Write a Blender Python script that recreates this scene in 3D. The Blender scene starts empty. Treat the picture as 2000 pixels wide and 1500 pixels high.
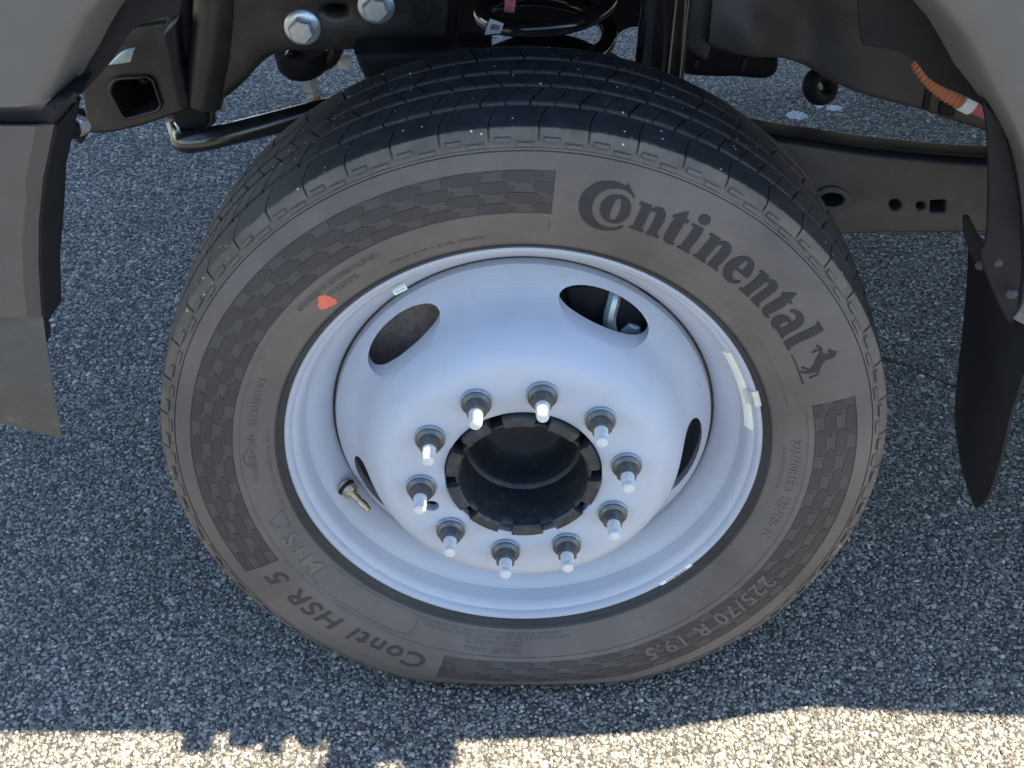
import bpy, bmesh, math, random
import numpy as np
from mathutils import Vector, Matrix
R_ = math.radians
sc = bpy.context.scene
COL = sc.collection
rnd = random.Random(7)

# ------------------------------------------------------------------ camera
CZ = 0.385                                   # height of the wheel centre over the ground
CAM = np.array([-0.00687, -1.21886, 1.00457 + CZ])
PITCH, YAW, FPX = 0.642633, -0.004568, 2773.0
cam = bpy.data.cameras.new('camera')
cam.sensor_width = 36.0
cam.lens = 36.0 * FPX / 2000.0
cam.clip_start, cam.clip_end = 0.01, 500
co = bpy.data.objects.new('camera', cam)
COL.objects.link(co)
co.location = CAM
co.rotation_euler = (math.pi / 2 - PITCH, 0, -YAW)
sc.camera = co

# ------------------------------------------------------------------ sky, sun, exposure
SUN_AZ = (1.0, 0.0625)                        # horizontal direction towards the sun (x, y)
SUN_EL = 60.0
w = bpy.data.worlds.new('World')
sc.world = w
w.use_nodes = True
nt = w.node_tree
nt.nodes.clear()
sky = nt.nodes.new('ShaderNodeTexSky')
sky.sky_type = 'NISHITA'
sky.sun_disc = False
sky.sun_elevation = R_(SUN_EL)
sky.sun_rotation = math.atan2(SUN_AZ[0], SUN_AZ[1])
sky.air_density, sky.dust_density, sky.ozone_density = 1.0, 0.2, 1.5
bg = nt.nodes.new('ShaderNodeBackground')
bg.inputs['Strength'].default_value = 0.10
wo = nt.nodes.new('ShaderNodeOutputWorld')
nt.links.new(sky.outputs[0], bg.inputs[0])
nt.links.new(bg.outputs[0], wo.inputs[0])
sl = bpy.data.lights.new('sun', 'SUN')
sl.energy = 5.0
sl.angle = R_(0.55)
sl.color = (1.0, 0.89, 0.70)
so = bpy.data.objects.new('sun', sl)
COL.objects.link(so)
_n = math.hypot(*SUN_AZ)
sd = Vector((SUN_AZ[0] / _n * math.cos(R_(SUN_EL)), SUN_AZ[1] / _n * math.cos(R_(SUN_EL)), math.sin(R_(SUN_EL))))
so.rotation_euler = sd.to_track_quat('Z', 'Y').to_euler()
so.location = (0.5, 0.5, 6)
sc.view_settings.view_transform = 'Standard'
sc.view_settings.look = 'None'
sc.view_settings.gamma = 1.0
sc.view_settings.use_curve_mapping = False
sc.view_settings.exposure = 2.18

# ------------------------------------------------------------------ measuring: a sight line meets the plane y = Y
_cp, _sp, _cy, _sy = math.cos(PITCH), math.sin(PITCH), math.cos(YAW), math.sin(YAW)
_f = np.array([_sy * _cp, _cy * _cp, -_sp]); _r = np.array([_cy, -_sy, 0.0]); _d = np.cross(_f, _r)
def at(px, py, Y):
    v = _r * (px - 1000) / FPX + _d * (py - 750) / FPX + _f
    t = (Y - CAM[1]) / v[1]
    q = CAM + t * v
    return Vector((q[0], q[1], q[2]))
def ground_at(px, py):
    v = _r * (px - 1000) / FPX + _d * (py - 750) / FPX + _f
    q = CAM + (-CAM[2] / v[2]) * v
    return Vector((q[0], q[1], 0))

# ------------------------------------------------------------------ materials
def mat(name, col, rough=0.5, metal=0.0, coat=0.0, spec=0.5):
    m = bpy.data.materials.new(name)
    m.use_nodes = True
    b = m.node_tree.nodes['Principled BSDF']
    b.inputs['Base Color'].default_value = (*col, 1)
    b.inputs['Roughness'].default_value = rough
    b.inputs['Metallic'].default_value = metal
    b.inputs['Coat Weight'].default_value = coat
    b.inputs['Coat Roughness'].default_value = 0.12
    b.inputs['Specular IOR Level'].default_value = spec
    return m
def N(m, t, **kw):
    n = m.node_tree.nodes.new(t)
    for k, v in kw.items():
        if k in n.inputs: n.inputs[k].default_value = v
        else: setattr(n, k, v)
    return n
def L(m, a, b): m.node_tree.links.new(a, b)
def bsdf(m): return m.node_tree.nodes['Principled BSDF']
def obj_coord(m): return N(m, 'ShaderNodeTexCoord').outputs['Object']
def ramp(m, fac, stops):
    r = N(m, 'ShaderNodeValToRGB')
    e = r.color_ramp.elements
    e[0].position, e[0].color = stops[0][0], (*stops[0][1], 1)
    e[1].position, e[1].color = stops[-1][0], (*stops[-1][1], 1)
    for p, c in stops[1:-1]:
        x = e.new(p); x.color = (*c, 1)
    L(m, fac, r.inputs[0])
    return r.outputs[0]
def noise(m, scale, detail=4.0, rough=0.6, vec=None, stretch=None):
    n = N(m, 'ShaderNodeTexNoise', Scale=scale, Detail=detail, Roughness=rough)
    v = vec or obj_coord(m)
    if stretch:
        mp = N(m, 'ShaderNodeMapping'); mp.inputs['Scale'].default_value = stretch
        L(m, v, mp.inputs[0]); v = mp.outputs[0]
    L(m, v, n.inputs['Vector'])
    return n.outputs['Fac']
def mixc(m, fac, a, b):
    x = N(m, 'ShaderNodeMix', data_type='RGBA')
    if isinstance(fac, float): x.inputs[0].default_value = fac
    else: L(m, fac, x.inputs[0])
    for i, v in ((6, a), (7, b)):
        if isinstance(v, tuple): x.inputs[i].default_value = (*v, 1)
        else: L(m, v, x.inputs[i])
    return x.outputs[2]
def bump(m, h, strength=0.3, dist=0.001, prev=None):
    b = N(m, 'ShaderNodeBump', Strength=strength, Distance=dist)
    L(m, h, b.inputs['Height'])
    if prev: L(m, prev, b.inputs['Normal'])
    return b.outputs[0]
def maths(m, op, a, b=None):
    x = N(m, 'ShaderNodeMath', operation=op)
    for i, v in ((0, a), (1, b)):
        if v is None: continue
        if isinstance(v, (int, float)): x.inputs[i].default_value = v
        else: L(m, v, x.inputs[i])
    return x.outputs[0]
def noisy(name, stops, scale, rough=0.5, metal=0.0, coat=0.0, bmp=0.0, bscale=600, bdist=0.0006, rvar=0.0, detail=6.0):
    m = mat(name, (1, 1, 1), rough, metal, coat)
    c = obj_coord(m)
    nz = noise(m, scale, detail, 0.65, c)
    L(m, ramp(m, nz, stops), bsdf(m).inputs['Base Color'])
    if rvar:
        r2 = noise(m, scale * 2.3, 5, 0.6, c)
        mr = N(m, 'ShaderNodeMapRange'); mr.inputs['To Min'].default_value = rough - rvar; mr.inputs['To Max'].default_value = rough + rvar
        L(m, r2, mr.inputs[0]); L(m, mr.outputs[0], bsdf(m).inputs['Roughness'])
    if bmp:
        L(m, bump(m, noise(m, bscale, 4, 0.6, c), bmp, bdist), bsdf(m).inputs['Normal'])
    return m
M = {}
# road dust on rubber: brown-grey film, uneven, a few scuffs
def dusty(name, lo, mid, hi, rough):
    m = mat(name, mid, rough, spec=0.3)
    c = obj_coord(m)
    base = ramp(m, noise(m, 7, 7, 0.62, c), [(0.30, lo), (0.52, mid), (0.75, hi)])
    scuff = ramp(m, noise(m, 26, 8, 0.7, c), [(0.60, (0, 0, 0)), (0.78, (1, 1, 1))])
    c2 = mixc(m, maths(m, 'MULTIPLY', scuff, 0.30), base, tuple(x * 1.45 for x in hi))
    spots = ramp(m, noise(m, 420, 2, 0.5, c), [(0.72, (0, 0, 0)), (0.78, (1, 1, 1))])
    c3 = mixc(m, maths(m, 'MULTIPLY', spots, 0.35), c2, tuple(x * 2.0 for x in hi))
    L(m, c3, bsdf(m).inputs['Base Color'])
    L(m, bump(m, noise(m, 900, 3, 0.6, c), 0.18, 0.0005), bsdf(m).inputs['Normal'])
    return m
M['sidewall'] = dusty('dusty_sidewall_rubber', (0.080, 0.068, 0.060), (0.112, 0.096, 0.086), (0.146, 0.126, 0.112), 0.66)
M['small_text'] = dusty('rubbed_lettering_rubber', (0.105, 0.088, 0.075), (0.132, 0.111, 0.095), (0.16, 0.135, 0.115), 0.62)
M['bead'] = dusty('bead_rubber', (0.026, 0.024, 0.023), (0.036, 0.033, 0.031), (0.050, 0.045, 0.041), 0.55)
M['band'] = dusty('band_rubber', (0.045, 0.040, 0.038), (0.055, 0.049, 0.046), (0.067, 0.060, 0.055), 0.65)
M['tile_dark'] = dusty('dark_tile_rubber', (0.037, 0.033, 0.032), (0.045, 0.040, 0.038), (0.055, 0.049, 0.045), 0.62)
M['tile_light'] = dusty('light_tile_rubber', (0.050, 0.046, 0.044), (0.060, 0.055, 0.052), (0.070, 0.064, 0.060), 0.55)
M['tick'] = dusty('tick_rubber', (0.09, 0.085, 0.08), (0.105, 0.10, 0.094), (0.12, 0.115, 0.107), 0.6)
M['letter'] = dusty('letter_rubber', (0.022, 0.021, 0.023), (0.027, 0.026, 0.028), (0.034, 0.033, 0.034), 0.6)
M['tread_edge'] = dusty('dusty_shoulder_rubber', (0.090, 0.074, 0.057), (0.130, 0.108, 0.083), (0.165, 0.138, 0.106), 0.8)
# ribbing inside the dark lettering and tiles
for k in ('letter', 'tile_dark', 'tile_light'):
    m = M[k]
    wv = N(m, 'ShaderNodeTexWave', Scale=380.0, Distortion=0.0, wave_type='BANDS', bands_direction='DIAGONAL')
    L(m, obj_coord(m), wv.inputs['Vector'])
    L(m, bump(m, wv.outputs['Fac'], 0.35, 0.0004), bsdf(m).inputs['Normal'])
def tread_mat():
    m = mat('tread_rubber', (0.02, 0.021, 0.024), 0.62, spec=0.35)
    c = obj_coord(m)
    base = ramp(m, noise(m, 45, 7, 0.7, c), [(0.3, (0.013, 0.014, 0.017)), (0.55, (0.023, 0.024, 0.028)), (0.8, (0.046, 0.045, 0.045))])
    vo = N(m, 'ShaderNodeTexVoronoi', Scale=105.0); L(m, c, vo.inputs['Vector'])
    spk = maths(m, 'LESS_THAN', vo.outputs['Distance'], 0.11)
    sel = N(m, 'ShaderNodeSeparateColor'); L(m, vo.outputs['Color'], sel.inputs[0])
    spk = maths(m, 'MULTIPLY', spk, maths(m, 'GREATER_THAN', sel.outputs[0], 0.58))
    dust = ramp(m, noise(m, 500, 3, 0.7, c), [(0.62, (0, 0, 0)), (0.8, (1, 1, 1))])
    col = mixc(m, maths(m, 'MULTIPLY', dust, 0.22), base, (0.22, 0.21, 0.2))
    s3 = N(m, 'ShaderNodeSeparateXYZ'); L(m, c, s3.inputs[0])
    zz = maths(m, 'SUBTRACT', s3.outputs[2], CZ)
    rad = maths(m, 'SQRT', maths(m, 'ADD', maths(m, 'MULTIPLY', s3.outputs[0], s3.outputs[0]), maths(m, 'MULTIPLY', zz, zz)))
    rad = maths(m, 'ADD', rad, maths(m, 'MULTIPLY', maths(m, 'SUBTRACT', noise(m, 160, 6, 0.7, c), 0.5), 0.0042))
    wear = N(m, 'ShaderNodeMapRange', interpolation_type='SMOOTHSTEP'); wear.inputs['From Min'].default_value = 0.3968; wear.inputs['From Max'].default_value = 0.3990
    L(m, rad, wear.inputs[0])
    dustc = ramp(m, noise(m, 30, 6, 0.65, c), [(0.3, (0.085, 0.070, 0.054)), (0.7, (0.150, 0.125, 0.096))])
    col = mixc(m, wear.outputs[0], dustc, col)
    col = mixc(m, spk, col, (0.62, 0.62, 0.6))
    L(m, col, bsdf(m).inputs['Base Color'])
    L(m, bump(m, noise(m, 700, 4, 0.6, c), 0.25, 0.0006), bsdf(m).inputs['Normal'])
    return m
M['tread'] = tread_mat()
M['groove'] = noisy('groove_rubber', [(0.3, (0.060, 0.052, 0.045)), (0.7, (0.12, 0.104, 0.087))], 40, 0.85)
def wheel_mat():
    m = mat('silver_white_wheel_paint', (0.63, 0.65, 0.69), 0.58, 0.0)
    c = obj_coord(m)
    L(m, ramp(m, noise(m, 12, 5, 0.6, c), [(0.3, (0.385, 0.405, 0.455)), (0.7, (0.43, 0.45, 0.505))]), bsdf(m).inputs['Base Color'])
    stain = ramp(m, noise(m, 34, 8, 0.72, c), [(0.56, (0, 0, 0)), (0.78, (1, 1, 1))])
    chip = ramp(m, noise(m, 150, 5, 0.7, c), [(0.735, (0, 0, 0)), (0.76, (1, 1, 1))])
    basec = ramp(m, noise(m, 12, 5, 0.6, c), [(0.3, (0.385, 0.405, 0.455)), (0.7, (0.43, 0.45, 0.505))])
    basec = mixc(m, maths(m, 'MULTIPLY', stain, 0.30), basec, (0.30, 0.27, 0.24))
    basec = mixc(m, maths(m, 'MULTIPLY', chip, 0.30), basec, (0.16, 0.15, 0.14))
    L(m, basec, bsdf(m).inputs['Base Color'])
    s = N(m, 'ShaderNodeSeparateXYZ'); L(m, c, s.inputs[0])
    rad = maths(m, 'SQRT', maths(m, 'ADD', maths(m, 'POWER', s.outputs[0], 2.0), maths(m, 'POWER', s.outputs[2], 2.0)))
    sn = maths(m, 'SINE', maths(m, 'MULTIPLY', rad, 2500.0))
    on = N(m, 'ShaderNodeMapRange'); on.inputs['From Min'].default_value = 0.172; on.inputs['From Max'].default_value = 0.190
    L(m, rad, on.inputs[0])
    b1 = bump(m, maths(m, 'MULTIPLY', sn, on.outputs[0]), 0.07, 0.0004)
    L(m, bump(m, noise(m, 900, 3, 0.5, c), 0.06, 0.0004, b1), bsdf(m).inputs['Normal'])
    return m
M['wheel'] = wheel_mat()
def rim_mat():
    m = mat('silver_white_rim_paint', (0.63, 0.65, 0.69), 0.45, 0.0)
    c = obj_coord(m)
    base = ramp(m, noise(m, 12, 5, 0.6, c), [(0.3, (0.385, 0.405, 0.455)), (0.7, (0.43, 0.45, 0.505))])
    dirt = ramp(m, noise(m, 130, 5, 0.7, c), [(0.70, (0, 0, 0)), (0.76, (1, 1, 1))])
    L(m, mixc(m, maths(m, 'MULTIPLY', dirt, 0.25), base, (0.25, 0.24, 0.22)), bsdf(m).inputs['Base Color'])
    L(m, bump(m, noise(m, 500, 3, 0.5, c), 0.06, 0.0005), bsdf(m).inputs['Normal'])
    return m
M['rim'] = rim_mat()
M['hub'] = noisy('black_hub_paint', [(0.3, (0.014, 0.015, 0.018)), (0.6, (0.026, 0.027, 0.031)), (0.8, (0.085, 0.085, 0.082))], 60, 0.5, 0.1, bmp=0.4, bscale=350)
M['hub_tooth'] = noisy('scuffed_hub_pilot', [(0.3, (0.022, 0.024, 0.028)), (0.6, (0.050, 0.052, 0.056)), (0.8, (0.13, 0.12, 0.105))], 90, 0.5, 0.4)
M['zinc'] = noisy('zinc_plated_steel', [(0.3, (0.55, 0.58, 0.60)), (0.7, (0.72, 0.75, 0.76))], 120, 0.38, 0.75, rvar=0.1)
M['nut'] = noisy('dull_zinc_nut', [(0.3, (0.085, 0.088, 0.092)), (0.7, (0.15, 0.15, 0.148))], 150, 0.42, 0.6, rvar=0.1)
M['washer'] = noisy('blue_zinc_washer', [(0.3, (0.28, 0.33, 0.36)), (0.7, (0.38, 0.43, 0.45))], 150, 0.35, 0.6)
M['stud'] = noisy('pale_zinc_stud', [(0.3, (0.48, 0.49, 0.48)), (0.7, (0.62, 0.61, 0.58))], 220, 0.7, 0.0)
M['brass'] = noisy('brass', [(0.3, (0.42, 0.33, 0.19)), (0.7, (0.60, 0.50, 0.32))], 200, 0.32, 0.85)
M['rust_rotor'] = noisy('rusty_brake_casting', [(0.3, (0.17, 0.122, 0.096)), (0.55, (0.31, 0.235, 0.19)), (0.8, (0.43, 0.35, 0.29))], 110, 0.85, bmp=0.5, bscale=400)
M['steel'] = noisy('bare_grey_steel', [(0.3, (0.26, 0.32, 0.34)), (0.7, (0.48, 0.54, 0.55))], 90, 0.4, 0.6, bmp=0.3)
M['paint'] = noisy('satin_grey_body_paint', [(0.3, (0.092, 0.088, 0.085)), (0.7, (0.104, 0.099, 0.095))], 30, 0.38, 0.0, coat=0.15, bmp=0.05, bscale=1200)
M['bumper'] = noisy('grey_bumper_plastic', [(0.3, (0.069, 0.062, 0.056)), (0.7, (0.080, 0.072, 0.066))], 20, 0.5, bmp=0.10, bscale=900)
M['air_dam'] = noisy('scuffed_grey_air_dam', [(0.3, (0.054, 0.049, 0.044)), (0.6, (0.065, 0.059, 0.053)), (0.8, (0.110, 0.099, 0.088))], 60, 0.55, bmp=0.12, bscale=500)
M['plastic'] = noisy('black_plastic', [(0.3, (0.007, 0.007, 0.009)), (0.7, (0.013, 0.013, 0.015))], 40, 0.55, bmp=0.15, bscale=700)
for _k in ('plastic',): bsdf(M[_k]).inputs['Specular IOR Level'].default_value = 0.25; bsdf(M[_k]).inputs['Roughness'].default_value = 0.65
M['plastic_dust'] = noisy('dusty_black_plastic', [(0.3, (0.028, 0.026, 0.025)), (0.7, (0.062, 0.055, 0.048))], 9, 0.6, bmp=0.15, bscale=700)
M['frame'] = noisy('brown_black_frame_coating', [(0.3, (0.018, 0.015, 0.014)), (0.55, (0.030, 0.025, 0.022)), (0.8, (0.062, 0.049, 0.040))], 28, 0.40, 0.15, bmp=0.2, bscale=350, rvar=0.08)
M['arm'] = noisy('dusty_arm_coating', [(0.3, (0.036, 0.037, 0.040)), (0.6, (0.050, 0.051, 0.054)), (0.8, (0.070, 0.069, 0.069))], 30, 0.5, 0.1, bmp=0.15, bscale=350)
M['gloss_black'] = noisy('gloss_black_paint', [(0.3, (0.010, 0.010, 0.011)), (0.7, (0.018, 0.017, 0.016))], 30, 0.18, 0.0, coat=0.6)
M['sway'] = noisy('black_sway_bar_dusty', [(0.45, (0.010, 0.010, 0.011)), (0.66, (0.02, 0.02, 0.02)), (0.78, (0.13, 0.11, 0.08))], 60, 0.22, 0.0, coat=0.5)
M['cream'] = noisy('cream_adhesive_weight', [(0.3, (0.66, 0.64, 0.55)), (0.7, (0.74, 0.72, 0.62))], 60, 0.6)
M['clip'] = noisy('clip_zinc', [(0.3, (0.52, 0.54, 0.54)), (0.7, (0.66, 0.67, 0.66))], 160, 0.4, 0.5)
M['paper'] = noisy('pale_green_white_sticker', [(0.3, (0.72, 0.78, 0.70)), (0.7, (0.78, 0.83, 0.76))], 60, 0.55)
M['white_paper'] = noisy('white_paper_label', [(0.3, (0.66, 0.66, 0.64)), (0.7, (0.78, 0.78, 0.76))], 60, 0.55)
M['ink'] = mat('black_ink', (0.03, 0.03, 0.03), 0.6)
M['green_ink'] = mat('grey_green_ink', (0.14, 0.18, 0.14), 0.6)
M['red_paint'] = noisy('red_paint_mark', [(0.3, (0.55, 0.10, 0.06)), (0.7, (0.72, 0.18, 0.12))], 300, 0.6)
M['orange'] = noisy('orange_conduit', [(0.3, (0.42, 0.13, 0.06)), (0.7, (0.52, 0.18, 0.09))], 80, 0.5)
M['pink'] = noisy('red_pink_clamp', [(0.3, (0.40, 0.08, 0.10)), (0.7, (0.52, 0.14, 0.15))], 80, 0.5)
M['glass'] = mat('dark_cab_glass', (0.02, 0.025, 0.03), 0.05, 0.0, 0.5)
def asphalt_mat(stone=False):
    m = mat('asphalt_stones' if stone else 'asphalt', (0.1, 0.1, 0.1), 0.75, spec=0.35)
    c = obj_coord(m)
    if stone:
        at_ = N(m, 'ShaderNodeAttribute', attribute_name='tone')
        big = noise(m, 5.0, 3, 0.6, c)
        tone = maths(m, 'ADD', at_.outputs['Fac'], maths(m, 'MULTIPLY', maths(m, 'SUBTRACT', big, 0.5), 0.35))
        base = ramp(m, tone, [(0.0, (0.055, 0.051, 0.044)), (0.30, (0.135, 0.124, 0.104)), (0.62, (0.275, 0.252, 0.210)), (0.86, (0.43, 0.395, 0.33)), (1.0, (0.58, 0.54, 0.46))])
        grit = ramp(m, noise(m, 900, 4, 0.7, c), [(0.3, (0.62, 0.62, 0.62)), (0.75, (1.25, 1.25, 1.25))])
        mul = N(m, 'ShaderNodeMix', data_type='RGBA', blend_type='MULTIPLY'); mul.inputs[0].default_value = 1.0
        L(m, base, mul.inputs[6]); L(m, grit, mul.inputs[7])
        out = mul.outputs[2]
        L(m, bump(m, noise(m, 1400, 3, 0.6, c), 0.3, 0.0006), bsdf(m).inputs['Normal'])
    else:
        v = N(m, 'ShaderNodeTexVoronoi', Scale=190.0); L(m, c, v.inputs['Vector'])
        s = N(m, 'ShaderNodeSeparateColor'); L(m, v.outputs['Color'], s.inputs[0])
        stonec = ramp(m, s.outputs[0], [(0.0, (0.035, 0.034, 0.034)), (0.35, (0.135, 0.124, 0.104)), (0.7, (0.26, 0.24, 0.20)), (1.0, (0.47, 0.435, 0.37))])
        gap = ramp(m, v.outputs['Distance'], [(0.42, (0, 0, 0)), (0.62, (1, 1, 1))])
        out = mixc(m, gap, stonec, (0.028, 0.027, 0.026))
        big = noise(m, 3.0, 4, 0.6, c)
        out = mixc(m, maths(m, 'MULTIPLY', big, 0.25), out, (0.12, 0.115, 0.108))
        inv = maths(m, 'SUBTRACT', 1.0, v.outputs['Distance'])
        L(m, bump(m, inv, 0.7, 0.003), bsdf(m).inputs['Normal'])
    # pale splashes (dried droppings) behind the axle
    geo = N(m, 'ShaderNodeNewGeometry')
    sp = N(m, 'ShaderNodeSeparateXYZ'); L(m, geo.outputs['Position'], sp.inputs[0])
    nz = noise(m, 45, 4, 0.6, geo.outputs['Position'])
    for px, py, rx, ry in ((1556, 226, 0.024, 0.020), (1628, 211, 0.018, 0.014), (1600, 208, 0.010, 0.008)):
        g = ground_at(px, py)
        dx = maths(m, 'DIVIDE', maths(m, 'SUBTRACT', sp.outputs[0], g.x), rx)
        dy = maths(m, 'DIVIDE', maths(m, 'SUBTRACT', sp.outputs[1], g.y), ry)
        dd = maths(m, 'ADD', maths(m, 'ADD', maths(m, 'MULTIPLY', dx, dx), maths(m, 'MULTIPLY', dy, dy)), maths(m, 'MULTIPLY', maths(m, 'SUBTRACT', nz, 0.5), 2.2))
        out = mixc(m, maths(m, 'MULTIPLY', maths(m, 'LESS_THAN', dd, 1.0), 0.8), out, (0.72, 0.74, 0.76))
    L(m, out, bsdf(m).inputs['Base Color'])
    return m
M['asphalt'] = asphalt_mat()
M['stones'] = asphalt_mat(True)

# ------------------------------------------------------------------ mesh helpers
def mesh_obj(name, verts, faces, m, parent=None, smooth=35, mats=None, fmat=None):
    me = bpy.data.meshes.new(name)
    me.from_pydata([tuple(v) for v in verts], [], faces)
    me.update()
    return finish(name, me, m, parent, smooth, mats, fmat)
def finish(name, me, m, parent=None, smooth=35, mats=None, fmat=None):
    for k in (mats or [m]): me.materials.append(M[k])
    if fmat is not None: me.polygons.foreach_set('material_index', fmat)
    bm = bmesh.new(); bm.from_mesh(me)
    bmesh.ops.recalc_face_normals(bm, faces=bm.faces)
    bm.to_mesh(me); bm.free()
    if smooth:
        me.polygons.foreach_set('use_smooth', [True] * len(me.polygons))
        me.set_sharp_from_angle(angle=R_(smooth))
    o = bpy.data.objects.new(name, me)
    COL.objects.link(o)
    if parent: o.parent = parent
    return o
def from_bm(name, bm, m, parent=None, smooth=35):
    me = bpy.data.meshes.new(name); bm.to_mesh(me); bm.free()
    return finish(name, me, m, parent, smooth)
def empty(name, loc=(0, 0, 0)):
    e = bpy.data.objects.new(name, None); COL.objects.link(e); e.location = loc; e.empty_display_size = 0.1
    return e
def ring_pt(y, r, th): return (r * math.cos(th), y, CZ + r * math.sin(th))
def revolve(name, prof, seg, m, parent, smooth=35, cap=False, closed=False, a0=0.0, a1=2 * math.pi):
    full = abs(a1 - a0 - 2 * math.pi) < 1e-6
    n = seg if full else seg + 1
    V, F = [], []
    for i in range(n):
        th = a0 + (a1 - a0) * i / seg
        for y, r in prof: V.append(ring_pt(y, r, th))
    k = len(prof)
    for i in range(seg):
        j = (i + 1) % n
        for q in range(k if closed else k - 1):
            q2 = (q + 1) % k
            F.append((i * k + q, j * k + q, j * k + q2, i * k + q2))
    if cap:
        F.append([i * k for i in range(n)]); F.append([i * k + k - 1 for i in range(n)])
    return mesh_obj(name, V, F, m, parent, smooth)
def crom(pts, sub=5, closed=True, corner=38):
    """smooth a polygon, keeping sharp corners"""
    P = [Vector(p[:2]) for p in pts]; n = len(P); out = []
    def sharp(i):
        if not closed and i in (0, n - 1): return True
        a = P[i] - P[i - 1]; b = P[(i + 1) % n] - P[i]
        if a.length < 1e-9 or b.length < 1e-9: return True
        return math.degrees(a.angle(b)) > corner
    S = [sharp(i) for i in range(n)]
    for i in range(n if closed else n - 1):
        p1, p2 = P[i], P[(i + 1) % n]
        out.append(p1)
        if S[i] and S[(i + 1) % n]: continue
        p0 = P[i - 1] if not S[i] else p1 - (p2 - p1)
        p3 = P[(i + 2) % n] if not S[(i + 1) % n] else p2 + (p2 - p1)
        for s in range(1, sub):
            t = s / sub
            out.append(0.5 * ((2 * p1) + (p2 - p0) * t + (2 * p0 - 5 * p1 + 4 * p2 - p3) * t * t + (3 * p1 - p0 - 3 * p2 + p3) * t ** 3))
    if not closed: out.append(P[-1])
    return out
def curve_mesh(splines, extrude=0.0, bevel=0.0, res=2):
    cu = bpy.data.curves.new('outline', 'CURVE'); cu.dimensions = '2D'; cu.fill_mode = 'BOTH'
    for pts in splines:
        s = cu.splines.new('POLY'); s.points.add(len(pts) - 1); s.use_cyclic_u = True
        for i, p in enumerate(pts): s.points[i].co = (p[0], p[1], 0, 1)
    cu.extrude = extrude; cu.bevel_depth = bevel; cu.bevel_resolution = res; cu.offset = -bevel if bevel else 0
    o = bpy.data.objects.new('outline', cu); COL.objects.link(o)
    dg = bpy.context.evaluated_depsgraph_get(); dg.update()
    me = bpy.data.meshes.new_from_object(o.evaluated_get(dg))
    bpy.data.objects.remove(o); bpy.data.curves.remove(cu)
    return me
def weld(me, d=1e-5):
    bm = bmesh.new(); bm.from_mesh(me); bmesh.ops.remove_doubles(bm, verts=bm.verts, dist=d); bm.to_mesh(me); bm.free()
def plate(name, outer, holes, Y, thick, m, parent, bev=0.002, px=True, smooth=35, sub=5, yfn=None):
    """plate standing in the plane y = Y; its front face at Y, its thickness going inwards"""
    def cv(p): 
        if px: q = at(p[0], p[1], Y); return (q.x, q.z)
        return p
    sp = [crom([cv(p) for p in outer], sub)] + [crom([cv(p) for p in h], sub) for h in holes]
    me = curve_mesh(sp, max(thick / 2 - bev, 1e-4), bev)
    weld(me)
    for v in me.vertices:
        x, y, z = v.co
        v.co = (x, Y + thick / 2 - z, y)
        if yfn: v.co.y += yfn(x, y)
    return finish(name, me, m, parent, smooth)
def circ(cx, cy, rx, ry=None, n=20):
    ry = ry or rx
    return [(cx + rx * math.cos(2 * math.pi * i / n), cy + ry * math.sin(2 * math.pi * i / n)) for i in range(n)]
def tube(name, pts, rad, m, parent, seg=14, smooth=50, sub=6, caps=True, ribs=None):
    P = [Vector(p) for p in pts]; Q = []
    n = len(P)
    for i in range(n - 1):
        p0 = P[max(i - 1, 0)]; p1 = P[i]; p2 = P[i + 1]; p3 = P[min(i + 2, n - 1)]
        for s in range(sub):
            t = s / sub
            Q.append(0.5 * ((2 * p1) + (p2 - p0) * t + (2 * p0 - 5 * p1 + 4 * p2 - p3) * t * t + (3 * p1 - p0 - 3 * p2 + p3) * t ** 3))
    Q.append(P[-1])
    V, F = [], []
    up = Vector((0, 0, 1)); T0 = (Q[1] - Q[0]).normalized()
    if abs(T0.dot(up)) > 0.9: up = Vector((1, 0, 0))
    nrm = (up - T0 * up.dot(T0)).normalized()
    for i, q in enumerate(Q):
        T = (Q[min(i + 1, len(Q) - 1)] - Q[max(i - 1, 0)]).normalized()
        nrm = (nrm - T * nrm.dot(T)).normalized(); b = T.cross(nrm)
        rr = rad * (1 if not ribs else (1.0 if i % 2 else ribs))
        for k in range(seg):
            a = 2 * math.pi * k / seg
            V.append(q + (nrm * math.cos(a) + b * math.sin(a)) * rr)
    for i in range(len(Q) - 1):
        for k in range(seg):
            F.append((i * seg + k, i * seg + (k + 1) % seg, (i + 1) * seg + (k + 1) % seg, (i + 1) * seg + k))
    if caps:
        F.append(list(range(seg))); F.append([(len(Q) - 1) * seg + k for k in range(seg)])
    return mesh_obj(name, V, F, m, parent, smooth)
def lathe(name, prof, seg, m, parent, origin, axis, smooth=35):
    """solid of revolution; prof = [(along, radius)], closed with caps"""
    ax = Vector(axis).normalized(); u = ax.orthogonal().normalized(); v = ax.cross(u); o = Vector(origin)
    V, F = [], []; k = len(prof)
    for i in range(seg):
        a = 2 * math.pi * i / seg
        for d, r in prof: V.append(o + ax * d + (u * math.cos(a) + v * math.sin(a)) * r)
    for i in range(seg):
        j = (i + 1) % seg
        for q in range(k - 1): F.append((i * k + q, j * k + q, j * k + q + 1, i * k + q + 1))
    F.append([i * k for i in range(seg)]); F.append([i * k + k - 1 for i in range(seg)])
    return mesh_obj(name, V, F, m, parent, smooth)
def boxm(name, lo, hi, m, parent, bev=0.004):
    bm = bmesh.new(); bmesh.ops.create_cube(bm, size=1)
    for v in bm.verts: v.co = Vector([lo[i] + (v.co[i] + 0.5) * (hi[i] - lo[i]) for i in range(3)])
    if bev: bmesh.ops.bevel(bm, geom=bm.edges, offset=bev, segments=2, affect='EDGES', profile=0.7)
    return from_bm(name, bm, m, parent)
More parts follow.
